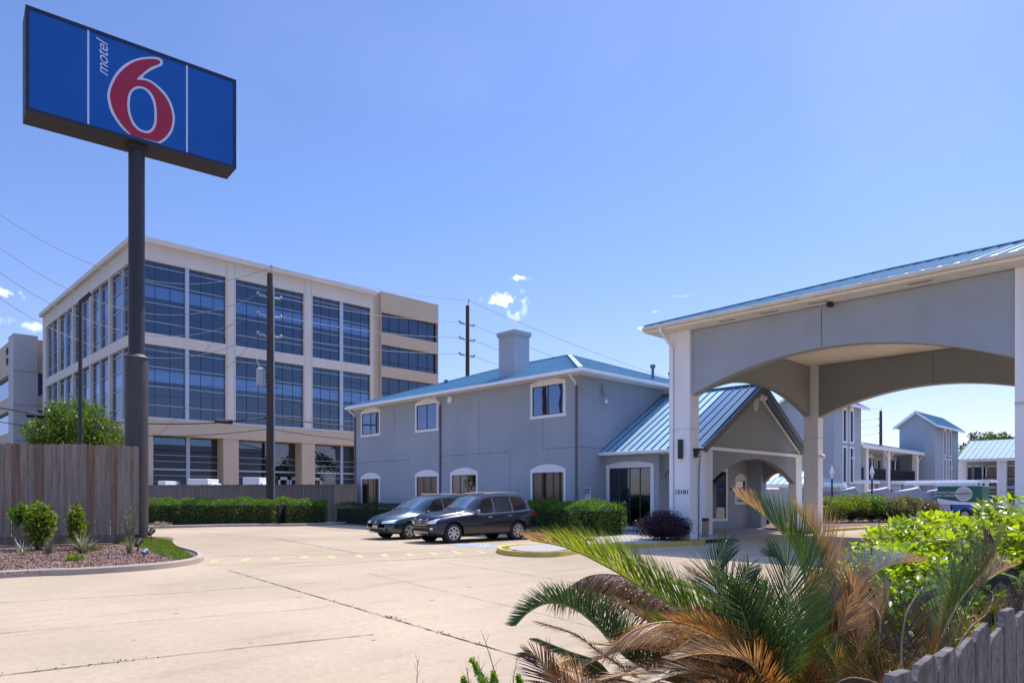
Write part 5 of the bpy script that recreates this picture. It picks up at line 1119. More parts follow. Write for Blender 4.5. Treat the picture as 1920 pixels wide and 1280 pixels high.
# far fence behind the hedge, faces camera diagonal
a=D(200,905,49); b=D(628,905,45.5); c=D(668,905,43.5)
FD=mat('dark grey fence wood',(.13,.115,.115),.9,.3,1,.2,30,.4,30,vsc=(9,9,.6))
t=thing('boundary_fence','long low grey boundary fence between the clipped hedge and the office block','fence',(a[0],a[1],0))
for (p,q,m_,nm) in ((a,b,FD,'fence_panel'),(b,c,FW_,'fence_panel')):
    p=Vector((p[0],p[1],0)); q=Vector((q[0],q[1],0)); d=(q-p); Ln=d.length; d.normalize(); nv=Vector((d.y,-d.x,0)); P_=lambda u,z,dd:tuple(p+d*u+nv*dd+Vector((0,0,z))); mb=MB(); u=0
    while u<Ln: w=.15; hh=2.42+random.uniform(-.02,.02); mb.prism([(u+.005,0),(u+w-.005,0),(u+w-.005,hh),(u+.005,hh)],P_,random.uniform(-.006,.006),.02); u+=w
    mb.build(nm,m_,t)
    mb=MB(); mb.prism([(0,2.3),(Ln,2.3),(Ln,2.36),(0,2.36)],P_,.021,.05); mb.build('rail',m_,t)
# near fence at the bottom right
NF=mat('near fence grey wood',(.07,.056,.048),.9,.45,2.0,.4,45,.8,40,vsc=(14,14,1.2),col2=(.17,.145,.125))
xfn=-.36; yF0=.75; t=thing('near_fence','close grey dog eared picket fence cutting across the bottom right corner','fence',(xfn,yF0,0))
y=yF0; i=0
while y<4.2:
    w=.125; zt_n=1.475+.004*math.sin(i*2.1)+random.uniform(-.012,.012); P_=lambda u,z,dd:(xfn+dd,u,z); mb=MB(); g_=.003
    l_=random.uniform(-.02,.012)
    mb.prism([(y+g_,.1),(y+w-g_,.1),(y+w-g_,zt_n-.03),(y+w-.025,zt_n+l_*.3),(y+.025,zt_n+l_),(y+g_,zt_n-.03)],P_,-.007+random.uniform(-.004,.004),.006); mb.build('picket',NF,t,bevel=.0015); y+=w; i+=1
mb=MB(); mb.box(xfn+.02,xfn+.06,yF0,4.2,1.1,1.19); mb.build('rail',NF,t)
# ================================================================== SMALL ITEMS
c=G(1317.5,1013.5); t=thing('litter_bin','narrow tan pebbled litter bin with a dark top beside the canopy pillar','litter bin',(c[0],c[1]+.2,0))
mb=MB(); mb.tube([(c[0],c[1]+.2,0),(c[0],c[1]+.2,.75)],.13,20); mb.build('bin_body',mat('pebbled tan bin',(.30,.24,.18),.8,.3,30,.2,80),t,smooth='auto'); mb=MB(); mb.tube([(c[0],c[1]+.2,.75),(c[0],c[1]+.2,.86)],.135,20); mb.build('bin_lid',BRONZE,t,smooth='auto')
for i,(px,nm,col) in enumerate(((1428,'rust red flower pot, left of the pair at the far end of the porch',(.22,.07,.04)),(1437,'dark brown flower pot, right of the pair at the far end of the porch',(.05,.035,.03)))):
    c=G(px,986); t=thing('flower_pot',nm,'flower pot',(c[0],c[1],0),group='flower pots by the porch'); mb=MB(); mb.tube([(c[0],c[1],0),(c[0],c[1],.42)],[.13,.2],16); mb.tube([(c[0],c[1],.42),(c[0],c[1],.48)],.215,16); mb.build('pot',mat('pot '+str(i),col,.7,.15,6),t,smooth='auto')
# accessible parking sign
x,y,_=onX(1103,930,-18.9); 
c=onY(1103,930,24.2); t=thing('accessible_parking_sign','small white and blue wheelchair parking sign on a thin post behind the hedge','sign',(c[0],c[1],0))
mb=MB(); mb.tube([(c[0],c[1],0),(c[0],c[1],2.05)],.025,8); mb.build('post',INS,t)
z1=onY(1103,914,24.2)[2]; z0_=onY(1103,927,24.2)[2]; z2_=onY(1103,938,24.2)[2]; hw=.17
mb=MB(); mb.box(c[0]-hw,c[0]+hw,c[1]-.05,c[1]-.04,z0_+.005,z1); mb.build('sign_plate',TRIM,t); mb=MB(); mb.box(c[0]-hw,c[0]+hw,c[1]-.05,c[1]-.04,z2_,z0_-.01); o=mb.build('sign_plate',TRIM,t)
mb=MB(); mb.box(c[0]-hw*.75,c[0]+hw*.75,c[1]-.055,c[1]-.051,z0_+.03,z1-.025); mb.build('blue_panel',mat('sign blue',(.01,.10,.28),.5,.03,3),t)
zc=(z1+z0_)/2; mb=MB(); mb.tube([(c[0]+.055*math.cos(a)-.01,c[1]-.06,zc-.035+.055*math.sin(a)) for a in [math.radians(120+k*25) for k in range(12)]],.010,5); mb.tube([(c[0]-.02,c[1]-.06,zc+.08),(c[0]-.01,c[1]-.06,zc),(c[0]+.05,c[1]-.06,zc),(c[0]+.075,c[1]-.06,zc-.06)],.011,5); sphere_mb(mb,(c[0]-.02,c[1]-.06,zc+.10),.018,n=6); mb.build('wheelchair_symbol',TW,t)
mb=MB()
for k in range(2): z=z0_-.06-.05*k; mb.box(c[0]-hw*.7,c[0]+hw*.7,c[1]-.055,c[1]-.051,z,z+.018)
mb.build('text_line',mat('faded red print',(.4,.15,.2),.6,.1,4),t)
# floodlights on spikes at the sign
for i,(px,py,dd,nm) in enumerate(((283,1012,25.2,'small dark ground floodlight on a spike right of the sign pole'),(259,1034,20.2,'black ground floodlight on the mulch left of the sign pole'),(270,1046,18.7,'small blue grey ground floodlight tipped over on the mulch'))):
    c=Vector(D(px,py,dd)); c.z=.12; t=thing('ground_floodlight',nm,'floodlight',tuple(c),group='floodlights at the foot of the sign'); s=(1,.9,.8)[i]
    mb=MB(); mb.tube([c,c+Vector((0,0,.22*s))],.02*s,6); mb.build('stake',BRONZE,t)
    mb=MB(); d=Vector((-.5,.5,.5)).normalized() if i<2 else Vector((-.5,.4,.1)).normalized(); q=c+Vector((0,0,.27*s)) if i<2 else c+Vector((0,0,.1)); mb.tube([q-d*.12*s,q+d*.02,q+d*.14*s],[.06*s,.09*s,.11*s],12); mb.build('lamp_housing',BRONZE if i<2 else mat('blue grey housing',(.10,.13,.19),.5,.1,4),t,smooth='auto')
# ================================================================== HEDGES AND SHRUBS
CORE=mat('twiggy shrub core',(.018,.016,.010),.95,.4,6)
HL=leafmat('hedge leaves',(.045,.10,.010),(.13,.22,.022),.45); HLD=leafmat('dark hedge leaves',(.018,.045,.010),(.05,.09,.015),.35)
HLY=leafmat('yellow green shrub leaves',(.07,.11,.012),(.20,.24,.03),.5); PUR=leafmat('purple leaves',(.022,.008,.016),(.060,.022,.035),.25,(1.5,.7,.8))
OLV=leafmat('olive shrub leaves',(.09,.10,.03),(.22,.21,.08),.4,(1.4,1.3,.6)); BRS=leafmat('brownish shrub leaves',(.10,.075,.045),(.22,.17,.10),.3,(1.3,1.1,.7))
FEN=mat('twig bark',(.09,.07,.05),.9,.3,8)
def hedge_path(name,label,path,w,h,n,leaf,size,z0=.12,rough=.07,category='hedge',group=None,top=0):
    P=[Vector((p[0],p[1],0)) for p in path]; seg=[(P[i+1]-P[i]).length for i in range(len(P)-1)]; T=sum(seg)
    t=thing(name,label,category,tuple(P[0]),group=group)
    def at(u):
        for i,s in enumerate(seg):
            if u<=s or i==len(seg)-1: d=(P[i+1]-P[i])/s; return P[i]+d*u,Vector((d.y,-d.x,0))
            u-=s
    pts=[]
    for _ in range(n):
        u=random.random()*T; r=random.random(); wob=rough*(math.sin(u*2.3)+math.sin(u*5.1+1)); dep=abs(random.gauss(0,.07)); endf=min(1,min(u,T-u)/.35+.15)
        hh=h+wob*.5; ww=w/2+wob*.5
        a=random.random()
        if a<.50: v=random.uniform(-1,1); z=hh-dep*.8+random.gauss(0,.03)-.34*max(0,abs(v)-.25)**1.6; o=v*ww*(.75+.25*endf)
        elif a<.92: v=random.choice((-1,1)); z=z0+(hh-.2-z0)*random.random()**.85; o=v*(ww-dep)+random.gauss(0,.02)
        else:
            u=random.choice((dep*.7,T-dep*.7)); z=z0+(hh-z0)*random.random(); o=random.uniform(-1,1)*ww*.9
        if endf<1: z=min(z,z0+(hh-z0)*(.86+.14*endf)-.0)
        p,nv=at(u); q=p+nv*o; pts.append((q.x,q.y,z))
    leaf_mesh('foliage',pts,size,leaf,t,asp=.55,up=.35)
    mb=MB(); 
    for i in range(len(seg)):
        d=(P[i+1]-P[i]).normalized(); nv=Vector((d.y,-d.x,0)); a=P[i]+d*(.18 if i==0 else 0); b=P[i+1]-d*(.18 if i==len(seg)-1 else 0); q=w/2-.16
        mb.prism([(-q,z0*.2),(q,z0*.2),(q*.9,h-.34),(-q*.9,h-.34)],lambda u,z,dd:tuple(a.lerp(b,dd)+nv*u+Vector((0,0,z))),0,1)
    mb.build('branches',CORE,t); return t
a=G(268,983); b=G(430,984); c=G(520,985); d=G(612,984)
hp=[(a[0]-.3,a[1]+.3),(b[0],b[1]+.4),(c[0],c[1]+.4),(d[0]-.7,d[1]+.3)]
hedge_path('clipped_hedge','long clipped green hedge along the far kerb right of the sign pole',hp,1.5,1.48,28000,HL,.075,rough=.14)
k0=[G(240,992),G(430,987),G(560,986),G(640,983),G(668,979)]; struct(kerb('far_kerb',[(p[0],p[1]) for p in k0],.15,.18,KERB))
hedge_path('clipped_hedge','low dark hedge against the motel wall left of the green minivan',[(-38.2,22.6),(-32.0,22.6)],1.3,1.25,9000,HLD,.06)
hedge_path('clipped_hedge','green hedge with a sunlit top behind the wheelchair sign, right of the black SUV',[(-24.5,22.7),(-17.1,22.3)],1.7,1.45,26000,HL,.062,rough=.11)
def shrub(name,label,c,r,n,leaf,size,clumps=40,group=None,category='shrub',stems=5,core=.5,seedz=0,cr=.28,asp=.5,up=.3):
    t=thing(name,label,category,(c[0],c[1],seedz),group=group)
    leaf_mesh('foliage',[p for p in blob_pts(c,r,n,.55,clumps,cr) if p[2]>seedz+.02],size,leaf,t,asp=asp,up=up)
    mb=MB()
    for k in range(stems):
        a=random.random()*6.28; e=Vector((c[0]+math.cos(a)*r[0]*.5,c[1]+math.sin(a)*r[1]*.5,c[2]+r[2]*.3)); mb.tube([(c[0]+math.cos(a)*.06,c[1]+math.sin(a)*.06,seedz),((c[0]+e.x)/2,(c[1]+e.y)/2,(seedz+e.z)/2+.05),tuple(e)],[.022,.015,.006],5)
    if core: sphere_mb(mb,(c[0],c[1],c[2]-r[2]*.1),1,(r[0]*core,r[1]*core,r[2]*core),6)
    mb.build('branches',FEN if not core else CORE,t); return t
c=G(1238,1022); shrub('purple_shrub','dark purple leaved shrub in front of the white canopy pillar',(c[0]-.45,c[1]+.95,.62),(1.35,1.1,.66),17000,PUR,.055,90,core=.5,seedz=.12,cr=.30)
# hotel bed (kerb yellow)
isl=[(-13.05,22.1),(-13.3,20.6),(-13.75,19.0),(-13.9,17.6),(-13.7,16.2),(-13.4,15.0),(-13.55,14.35),(-14.3,14.05),(-15.3,14.5),(-16.05,15.3),(-16.2,16.3),(-15.9,17.2),(-16.0,18.6),(-16.6,20.0),(-17.6,21.0),(-24.8,21.4),(-25,23.6),(-19.8,23.7),(-19.5,25.4),(-13.2,25.4)]
struct(kerb('yellow_kerb',isl[::-1] and [(x,y) for x,y in isl[0:16]],.15,.15,YELB))
flat_in=[(x,y) for x,y in isl]
struct(flat('motel_bed',[(-13.25,22.1),(-13.5,20.6),(-13.95,19.0),(-14.1,17.6),(-13.9,16.2),(-13.6,15.0),(-13.75,14.55),(-14.3,14.3),(-15.2,14.7),(-15.85,15.4),(-16.0,16.3),(-15.7,17.2),(-15.8,18.7),(-16.4,20.2),(-17.5,21.2),(-20,21.5),(-19.8,23.7),(-17,25.3),(-13.4,25.3)],.135,mat('river pebble bed',(.33,.29,.25),.9,.3,14,.35,30,.8,40)))
struct(flat('hedge_bed',[(-39,21.8),(-30,21.8),(-24,21.7),(-20.0,21.6),(-20,23.7),(-30,23.79),(-39,23.75)],.05,MULCH))
# far island with mixed shrubs
ip=[(*G(1500,1000)[:2],),(*G(1560,996)[:2],),(*G(1640,991)[:2],),(*G(1700,985)[:2],),(*G(1800,978)[:2],)]
struct(kerb('far_yellow_kerb',[(p[0],p[1]) for p in ip],.15,.16,YELB))
q=[(p[0]-.25,p[1]+.35) for p in ip]; struct(flat('far_shrub_bed',q+[(q[-1][0]-3,q[-1][1]+6),(q[0][0]-5,q[0][1]+7)],.10,MULCH))
specs=[(1560,41.5,1.35,HLY,'bright yellow green shrub nearest the white pillar, in the far island'),(1595,42,1.35,HLY,'yellow green shrub, second from the white pillar in the far island'),(1632,42.5,1.35,HL,'green shrub in the middle of the far island row'),(1668,42.5,1.3,OLV,'olive brown shrub, fourth in the far island row'),(1700,43,1.2,OLV,'olive shrub, fifth in the far island row'),(1738,44,1.05,BRS,'small bare brownish shrub at the right end of the far island row')]
for px,d_,r,lm,nm in specs:
    p=D(px,950,d_); shrub('mixed_shrub',nm,(p[0],p[1],.92),(r,r,1.08 if lm is not BRS else .72),5200,lm,.11,40,group='shrubs in the far island',core=.5,seedz=.1,cr=.3)
# left bed plants
def fb(px,py,d_): return D(px,py,d_)
p=fb(72,1022,21.0); shrub('broad_leaf_shrub','taller bushy green shrub with two lobes at the left in front of the fence',(p[0],p[1],.92),(.62,.5,.85),3000,HLY,.13,22,core=.0,seedz=.1,stems=9,cr=.55)
p2=fb(40,1000,21.2); leaf_mesh('foliage',blob_pts((p2[0],p2[1],1.1),(.38,.38,.45),900,.6,18,.35),.10,HL,bpy.data.objects['broad_leaf_shrub'])
p=fb(144,1020,21.0); shrub('broad_leaf_shrub','slim upright yellow green shrub in the middle of the mulch bed',(p[0],p[1],.82),(.34,.32,.78),1200,HLY,.13,14,core=0,seedz=.1,stems=5,cr=.55)
AG=leafmat('pale strappy leaves',(.14,.15,.09),(.26,.26,.16),.3,(1.2,1.2,.8))
def blades(mb,c,n,l,spread,w=.02,curl=.3):
    for _ in range(n):
        a=random.random()*6.283; s=spread*random.uniform(.25,1); L_=l*random.uniform(.6,1.05); d=Vector((math.cos(a)*s,math.sin(a)*s,1)).normalized(); q=Vector(c)+Vector((random.gauss(0,.04),random.gauss(0,.04),0)); sd=Vector((-math.sin(a),math.cos(a),0))*w/2
        vs=[];k=5
        for i in range(k): t=i/(k-1); pt=q+d*L_*t+Vector((math.cos(a),math.sin(a),-.6))*curl*s*L_*t*t; ww=(1-t**1.6)+.02; vs+=[pt-sd*ww,pt+sd*ww]
        mb.add(vs,[(2*i,2*i+1,2*i+3,2*i+2) for i in range(k-1)])
for px,py,d_,n,l,sp,nm in ((42,1032,19.2,12,.62,.9,'sparse strappy grey green plant at the far left of the mulch bed'),(92,1028,19.6,46,.52,.28,'dense upright pale tuft between the two leafy shrubs'),(156,1025,19.8,60,.72,1.0,'widest spreading pale strappy plant in the mulch bed'),(243,1034,19.6,36,.62,.25,'upright pale tuft beside the sign pole')):
    p=D(px,py,d_); mb=MB(); blades(mb,(p[0],p[1],.1),n,l,sp,.032); o=mb.build('strappy_plant',AG); tag(o,nm,'plant','strappy tufts in the mulch bed')
p=D(243,1030,19.8); t=thing('wispy_shrub','thin wispy twiggy shrub with few leaves beside the fence end','shrub',(p[0],p[1],.1)); mb=MB()
for k in range(16): a=random.random()*6.28; e=(p[0]+.22*math.cos(a),p[1]+.22*math.sin(a),.9+random.random()*.5); mb.tube([(p[0],p[1],.1),((p[0]*2+e[0])/3,(p[1]*2+e[1])/3,.6),e],[.012,.008,.003],4)
mb.build('branches',FEN,t); leaf_mesh('foliage',blob_pts((p[0],p[1],.95),(.25,.25,.5),300,.8),.05,OLV,t)
for px,py,nm in ((140,1050,'low green weed clump in front on the mulch'),(176,1032,'low grey green weed clump by the strappy plant')):
    p=G(px,py,.1); o=leaf_mesh('ground_weed',blob_pts((p[0],p[1],.16),(.32,.22,.09),420,.9),.07,HLY if px<150 else OLV); tag(o,nm,'weed')
p=G(305,989); t=thing('debris_pile','small heap of dry leaves and twigs on the far kerb','debris',(p[0],p[1],0)); leaf_mesh('dry_leaves',[q for q in blob_pts((p[0],p[1]-.1,.05),(1.0,.6,.28),1800,.8) if q[2]>.01],.10,leafmat('dry litter',(.20,.14,.09),(.42,.32,.22),.1),t,asp=.3,up=0)
mb=MB(); P0=(p[0],p[1])
for k in range(10): a=random.random()*6.28; l=.5; x=P0[0]+random.gauss(0,.4); y=P0[1]+random.gauss(0,.2); mb.tube([(x,y,.08),(x+l*math.cos(a),y+l*math.sin(a),.2)],.008,4)
mb.build('twigs',FEN,t)
# ------------------------------------------------------------------ trees
TB=mat('tree bark',(.07,.05,.04),.95,.3,6,bump=.5,bs=20)
def tree(label,c,rad,zc,n,size,leaf,clumps=60,group=None,name='broadleaf_tree',trunkr=.18):
    t=thing(name,label,'tree',(c[0],c[1],0),group=group); mb=MB(); mb.tube([(c[0],c[1],0),(c[0]+.1,c[1],zc*.45),(c[0],c[1],zc)],[trunkr,trunkr*.75,trunkr*.3],10)
    for k in range(9): a=k*.7+random.random(); e=(c[0]+rad[0]*.75*math.cos(a),c[1]+rad[1]*.75*math.sin(a),zc+rad[2]*random.uniform(-.3,.7)); mb.tube([(c[0],c[1],zc*.45),((c[0]+e[0])/2,(c[1]+e[1])/2,zc*.8),e],[trunkr*.5,trunkr*.3,.02],6)
    mb.build('trunk',TB,t,smooth=True)
    leaf_mesh('crown',blob_pts((c[0],c[1],zc),rad,n,.75,clumps,.22),size,leaf,t,asp=.5,up=.2); return t
TL=leafmat('tree leaves',(.045,.08,.012),(.12,.165,.028),.45)
p=D(138,830,36); tree('bushy bright green tree behind the left fence, in front of the office block',p,(3.5,2.6,3.0),4.0,38000,.16,TL,130)
p=D(1848,830,120); tree('distant rounded green tree above the far wing roof',p,(5.6,4,3.8),9.0,12000,.42,leafmat('distant tree leaves',(.04,.07,.012),(.10,.14,.03),.4),60)
# trees across the street that the glass mirrors
for i,(x,y,r) in enumerate(((34,70,6),(44,88,8),(30,104,6),(48,58,7),(40,122,8),(38,79,6),(36,97,7),(44,113,7))):
    tree('roadside tree across the street, mirrored in the office glass',(x,y),(r,r,r*.7),r*1.1,1500,.9,HLD,26,group='roadside trees outside the frame',trunkr=.35)
# ================================================================== BIG BRIGHT BUSH, RIGHT
BB=leafmat('sunlit tone bush leaves',(.08,.15,.010),(.34,.38,.018),.5,(1.7,1.75,.3),rough=.3)
BBD=leafmat('shaded bush and understory leaves',(.03,.075,.012),(.06,.12,.02),.4)  # darker leaf copy: shade painted on the lower bush, also the understory leaves
bt=thing('bright_bush','large sunlit yellow green bush along the near fence at the right edge','bush',(-1.7,6.2,0))
def rosettes(P,size,m,name,par,k=6,asp=.42,tilt=.75):
    """whorls of leaves at twig ends"""
    vs=[];fs=[]
    for p in P:
        ax=Vector((random.gauss(0,.35),random.gauss(0,.35),1)).normalized(); a0=random.random()*6.28; u=ax.orthogonal().normalized(); v=ax.cross(u)
        for i in range(k):
            a=a0+i*2.4; el=random.uniform(.25,1.1)*tilt; L_=size*random.uniform(.65,1.2); rad=(u*math.cos(a)+v*math.sin(a)); d=(rad*math.cos(el)+ax*math.sin(el)).normalized(); s=d.cross(ax).normalized()*L_*asp/2; up=s.cross(d).normalized(); q=Vector(p)+ax*random.uniform(-.02,.02); b=len(vs)
            vs+=[q,q+d*L_*.35+s*.9+up*L_*.06,q+d*L_*.35-s*.9+up*L_*.06,q+d*L_*.7+s*.85+up*L_*.04,q+d*L_*.7-s*.85+up*L_*.04,q+d*L_-up*L_*.08,q+d*L_*.35,q+d*L_*.7]
            fs+=[(b,b+1,b+6),(b,b+6,b+2),(b+1,b+3,b+7,b+6),(b+6,b+7,b+4,b+2),(b+3,b+5,b+7),(b+7,b+5,b+4)]
    mb=MB(); mb.add(vs,fs); return mb.build(name,m,par,smooth=True)
top_p=[];low_p=[]
blobs=[((-1.45,5.0,.88),(.45,.6,.52)),((-1.05,5.6,1.0),(.6,.7,.62)),((-1.65,6.3,.98),(.7,.8,.62)),((-1.1,7.2,1.12),(.8,.9,.62)),((-.85,6.2,1.15),(.45,.7,.60)),((-1.9,7.6,.9),(.8,.8,.66)),((-.75,8.2,1.05),(.7,.9,.7)),((-1.3,4.35,.70),(.45,.5,.5)),((-1.85,5.3,.74),(.42,.6,.50)),((-1.6,4.6,.55),(.35,.45,.48))]
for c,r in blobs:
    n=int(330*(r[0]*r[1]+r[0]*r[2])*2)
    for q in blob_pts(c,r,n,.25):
        (top_p if q[2]>c[2]-.15*r[2] else low_p).append(q)  # sunlight and shade in leaf colour: bright copy above, dark copy below
rosettes(top_p,.085,BB,'sunlit_tone_foliage',bt); rosettes(low_p,.075,BBD,'shade_tone_foliage',bt)
mb=MB()
for c,r in blobs:
    sphere_mb(mb,(c[0],c[1],c[2]-.12),1,(r[0]*.62,r[1]*.62,r[2]*.62),6)
    mb.tube([(c[0],c[1],0),(c[0]+.05,c[1],c[2])],.03,5)
mb.build('branches',CORE,bt)
# ================================================================== SAGO PALMS
def pm(name,c1,c2,tr=.35,tc=(1.4,1.5,.5),rough=.35): return leafmat(name,c1,c2,tr,tc,rough)
PG=pm('palm green',(.055,.10,.018),(.11,.15,.022)); PB=pm('palm blue green',(.028,.058,.022),(.075,.115,.045),.3,(1.3,1.5,.6),.25); PT=pm('palm tan',(.34,.19,.075),(.50,.33,.16),.45,(1.3,1.1,.8)); PO=pm('palm orange brown',(.26,.12,.035),(.40,.21,.07),.45,(1.3,1.1,.6)); PBR=pm('palm dead brown',(.09,.045,.022),(.20,.11,.055),.3,(1.3,1.0,.7)); PS=pm('palm silvery',(.22,.19,.15),(.38,.33,.27),.3,(1.1,1.1,1)); PYG=pm('palm yellow green',(.14,.18,.015),(.25,.26,.03),.5)
RG=mat('green midrib',(.30,.34,.07),.5,.2,6); RB=mat('tan midrib',(.38,.24,.10),.6,.2,6)
PAL=[PG,PB,PT,PO,PBR,PS,PYG,RG,RB]; KEY=dict(g=0,b=1,t=2,o=3,r=4,s=5,y=6)
def frond(par,pts,cols,plen=.15,ang=50,vee=.5,droop=.12,n=None,w=.0065,start=.12,sides=(1,1),rib='g',curl=0,upv=None,jit=.025,label=None,ends=.35,sp=.0054):
    P=[Vector(p) for p in cat(pts,10,False)]; Ls=[0]
    for i in range(1,len(P)): Ls.append(Ls[-1]+(P[i]-P[i-1]).length)
    T=Ls[-1]; n=n or int(T/sp); plen*=1.5; mb=MB(); upv=Vector(upv or (0,0,1))
    def at(s):
        i=min(max(int(np.searchsorted(Ls,s))-1,0),len(P)-2); k=(s-Ls[i])/(Ls[i+1]-Ls[i]); d=(P[i+1]-P[i]).normalized(); d2=(P[min(i+2,len(P)-1)]-P[min(i+1,len(P)-2)]).normalized(); return P[i].lerp(P[i+1],k),d.lerp(d2,k).normalized()
    mb.tube(P,[.0065*(1-.75*l/T)+.0015 for l in Ls],5,mi=7 if rib=='g' else 8)
    groups={}
    for i in range(n):
        t=start+(1-start)*i/(n-1); p,d=at(t*T*.999); S=d.cross(upv)
        if S.length<.1: S=d.cross(Vector((FW[0],FW[1],0)))
        S.normalize(); Nn=S.cross(d).normalized()
        prof=min(1,(t-start)/.2+.35)*min(1,(1-t)/ends*.75+.25)
        for sd,on in zip((-1,1),sides):
            if not on or random.random()<.02: continue
            L_=plen*prof*random.uniform(.9,1.08)*on; a=math.radians(ang+random.gauss(0,3)-18*t); dd=(d*math.cos(a)+S*sd*math.sin(a)*math.cos(vee)+Nn*math.sin(a)*math.sin(vee)).normalized(); dd=(dd+Vector((random.gauss(0,jit),random.gauss(0,jit),random.gauss(0,jit)))).normalized()
            wv=d*(w/2); bow=(Vector((0,0,-1))*droop+Nn*curl)*L_
            vs=[]
            for k,(q,ww) in enumerate(((0,.7),(.33,1.1),(.68,.8),(1,.12))): c=p+dd*L_*q+bow*q*q; vs+=[c-wv*ww,c+wv*ww]
            key=cols[min(int(t*len(cols)+random.gauss(0,.25)),len(cols)-1)] if t*len(cols)>.3 else cols[0]
            mb.add(vs,[(0,1,3,2),(2,3,5,4),(4,5,7,6)],KEY[key])
    o=mb.build('frond',PAL,par,smooth=True)
    if label: o['label']=label
    return o
palm=thing('sago_palm','large untidy sago palm with green, tan and orange brown fronds in the foreground','palm',(*D(1480,1300,3.25)[:2],0))
C_=lambda *a:[D(*q) for q in a]
FR=[
 (C_((1500,1310,3.3),(1400,1232,3.25),(1300,1160,3.2),(1204,1101,3.15),(1135,1060,3.1),(1062,1026,3.05),(995,1012,3.0)),'oooggggyyyt',.20,46,.95,.05,'g'),
 (C_((1480,1320,3.2),(1300,1290,3.1),(1180,1235,3.0),(1118,1172,2.95),(1075,1140,2.9),(1030,1130,2.85),(992,1146,2.8),(966,1172,2.75)),'bbbbbbb',.13,62,.9,-.02,'g'),
 (C_((1500,1300,3.4),(1330,1180,3.4),(1240,1120,3.35),(1175,1082,3.3),(1110,1078,3.3),(1062,1104,3.25),(1040,1120,3.2)),'orrrrr',.15,50,-.25,.75,'t'),
 (C_((1490,1310,3.3),(1250,1290,3.15),(1140,1232,3.0),(1080,1190,2.9),(1010,1166,2.85)),'rrrrtt',.11,38,.3,.35,'t'),
 (C_((1480,1320,3.3),(1200,1290,3.0),(1120,1240,2.95),(1070,1222,2.9),(1005,1196,2.9)),'bgggb',.09,35,-.2,.3,'g'),
 (C_((1460,1330,3.2),(1260,1300,3.0),(1140,1262,2.9),(1090,1236,2.85),(1060,1238,2.8)),'bbggb',.11,55,-.5,.1,'g'),
 (C_((1510,1310,3.2),(1440,1240,3.1),(1350,1190,3.0),(1262,1166,2.9),(1195,1178,2.85),(1145,1216,2.8)),'ortttttt',.21,31,.1,.2,'t'),
 (C_((1450,1330,3.0),(1408,1220,3.1),(1362,1130,3.2),(1340,1080,3.25),(1362,1012,3.3)),'bbbbb',.16,48,.5,.05,'g'),
 (C_((1530,1320,3.4),(1518,1180,3.5),(1508,1080,3.6),(1478,1014,3.65),(1432,966,3.7),(1385,932,3.75)),'gggggbt',.20,42,.9,-.02,'g'),
 (C_((1545,1320,3.4),(1548,1180,3.5),(1546,1090,3.55),(1532,1010,3.6),(1494,956,3.65)),'rootttt',.21,34,.8,.0,'t'),
 (C_((1455,1320,3.0),(1468,1230,3.0),(1478,1130,3.05),(1476,1060,3.1),(1446,1032,3.1)),'gggggb',.19,44,.45,.05,'g'),
 (C_((1520,1320,3.3),(1560,1200,3.4),(1610,1100,3.5),(1670,1060,3.55),(1730,1052,3.6)),'bgbsssst',.16,60,.9,.25,'g'),
 (C_((1520,1330,3.3),(1580,1240,3.3),(1630,1150,3.35),(1640,1110,3.4),(1600,1090,3.4)),'rrrrt',.13,45,.2,.3,'t'),
 (C_((1470,1330,3.1),(1420,1200,3.0),(1392,1110,2.95),(1405,1060,2.95)),'bbbb',.15,50,.3,.05,'g'),
 (C_((1480,1330,3.1),(1330,1250,3.3),(1200,1150,3.4),(1130,1112,3.45),(1085,1100,3.5)),'bbbbbb',.12,55,.6,.0,'g'),
 (C_((1500,1320,3.15),(1440,1262,3.05),(1380,1215,2.95),(1310,1178,2.9),(1250,1160,2.85)),'oooooo',.15,42,.9,.05,'t'),
 (C_((1470,1330,2.9),(1250,1310,2.7),(1100,1290,2.6),(1020,1262,2.5)),'orrr',.12,40,.4,.2,'t'),
 (C_((1100,1340,2.6),(1040,1280,2.6),(1010,1235,2.6),(985,1222,2.6)),'trrr',.10,42,.4,.1,'t'),
 (C_((1140,1350,2.7),(1090,1290,2.7),(1060,1262,2.7),(1030,1250,2.7)),'rrtt',.10,45,.5,.1,'t')]
TC=(-FW[0],-FW[1],.25)
def sdv(s): return (RT[0]*s[0]-FW[0]*.15,RT[1]*s[0]-FW[1]*.15,s[1])
SV=[(.1,1,1.0),(-.3,1,1.0),(-.4,-1,.6),(-.2,.8,.6),(0,-1,.7),(-.4,-1,.9),(-.5,-.75,.45),None,(1,.8,1.0),(1,.5,.85),None,(0,1,1.0),(-.6,.6,.7),None,(0,1,.9),(.15,1,.85),(-.2,1,.7),None,None]
SV2=[(-1,.3,.95),(-.6,1,.8),(-1,.2,.6),None,None,None,None,(-1,.6,.8),None]
for i_,(pts,cols,pl,an,ve,dr_p,rb) in enumerate(FR): sv=SV[i_]; frond(palm,pts,cols,pl,an,(sv[2] if sv else ve),dr_p,rib=rb,w=.0064,upv=sdv(sv) if sv else TC,**(dict(sp=.0085,jit=.06) if i_ in (2,3,6) else {}))
Cc=Vector(D(1490,1330,3.25))
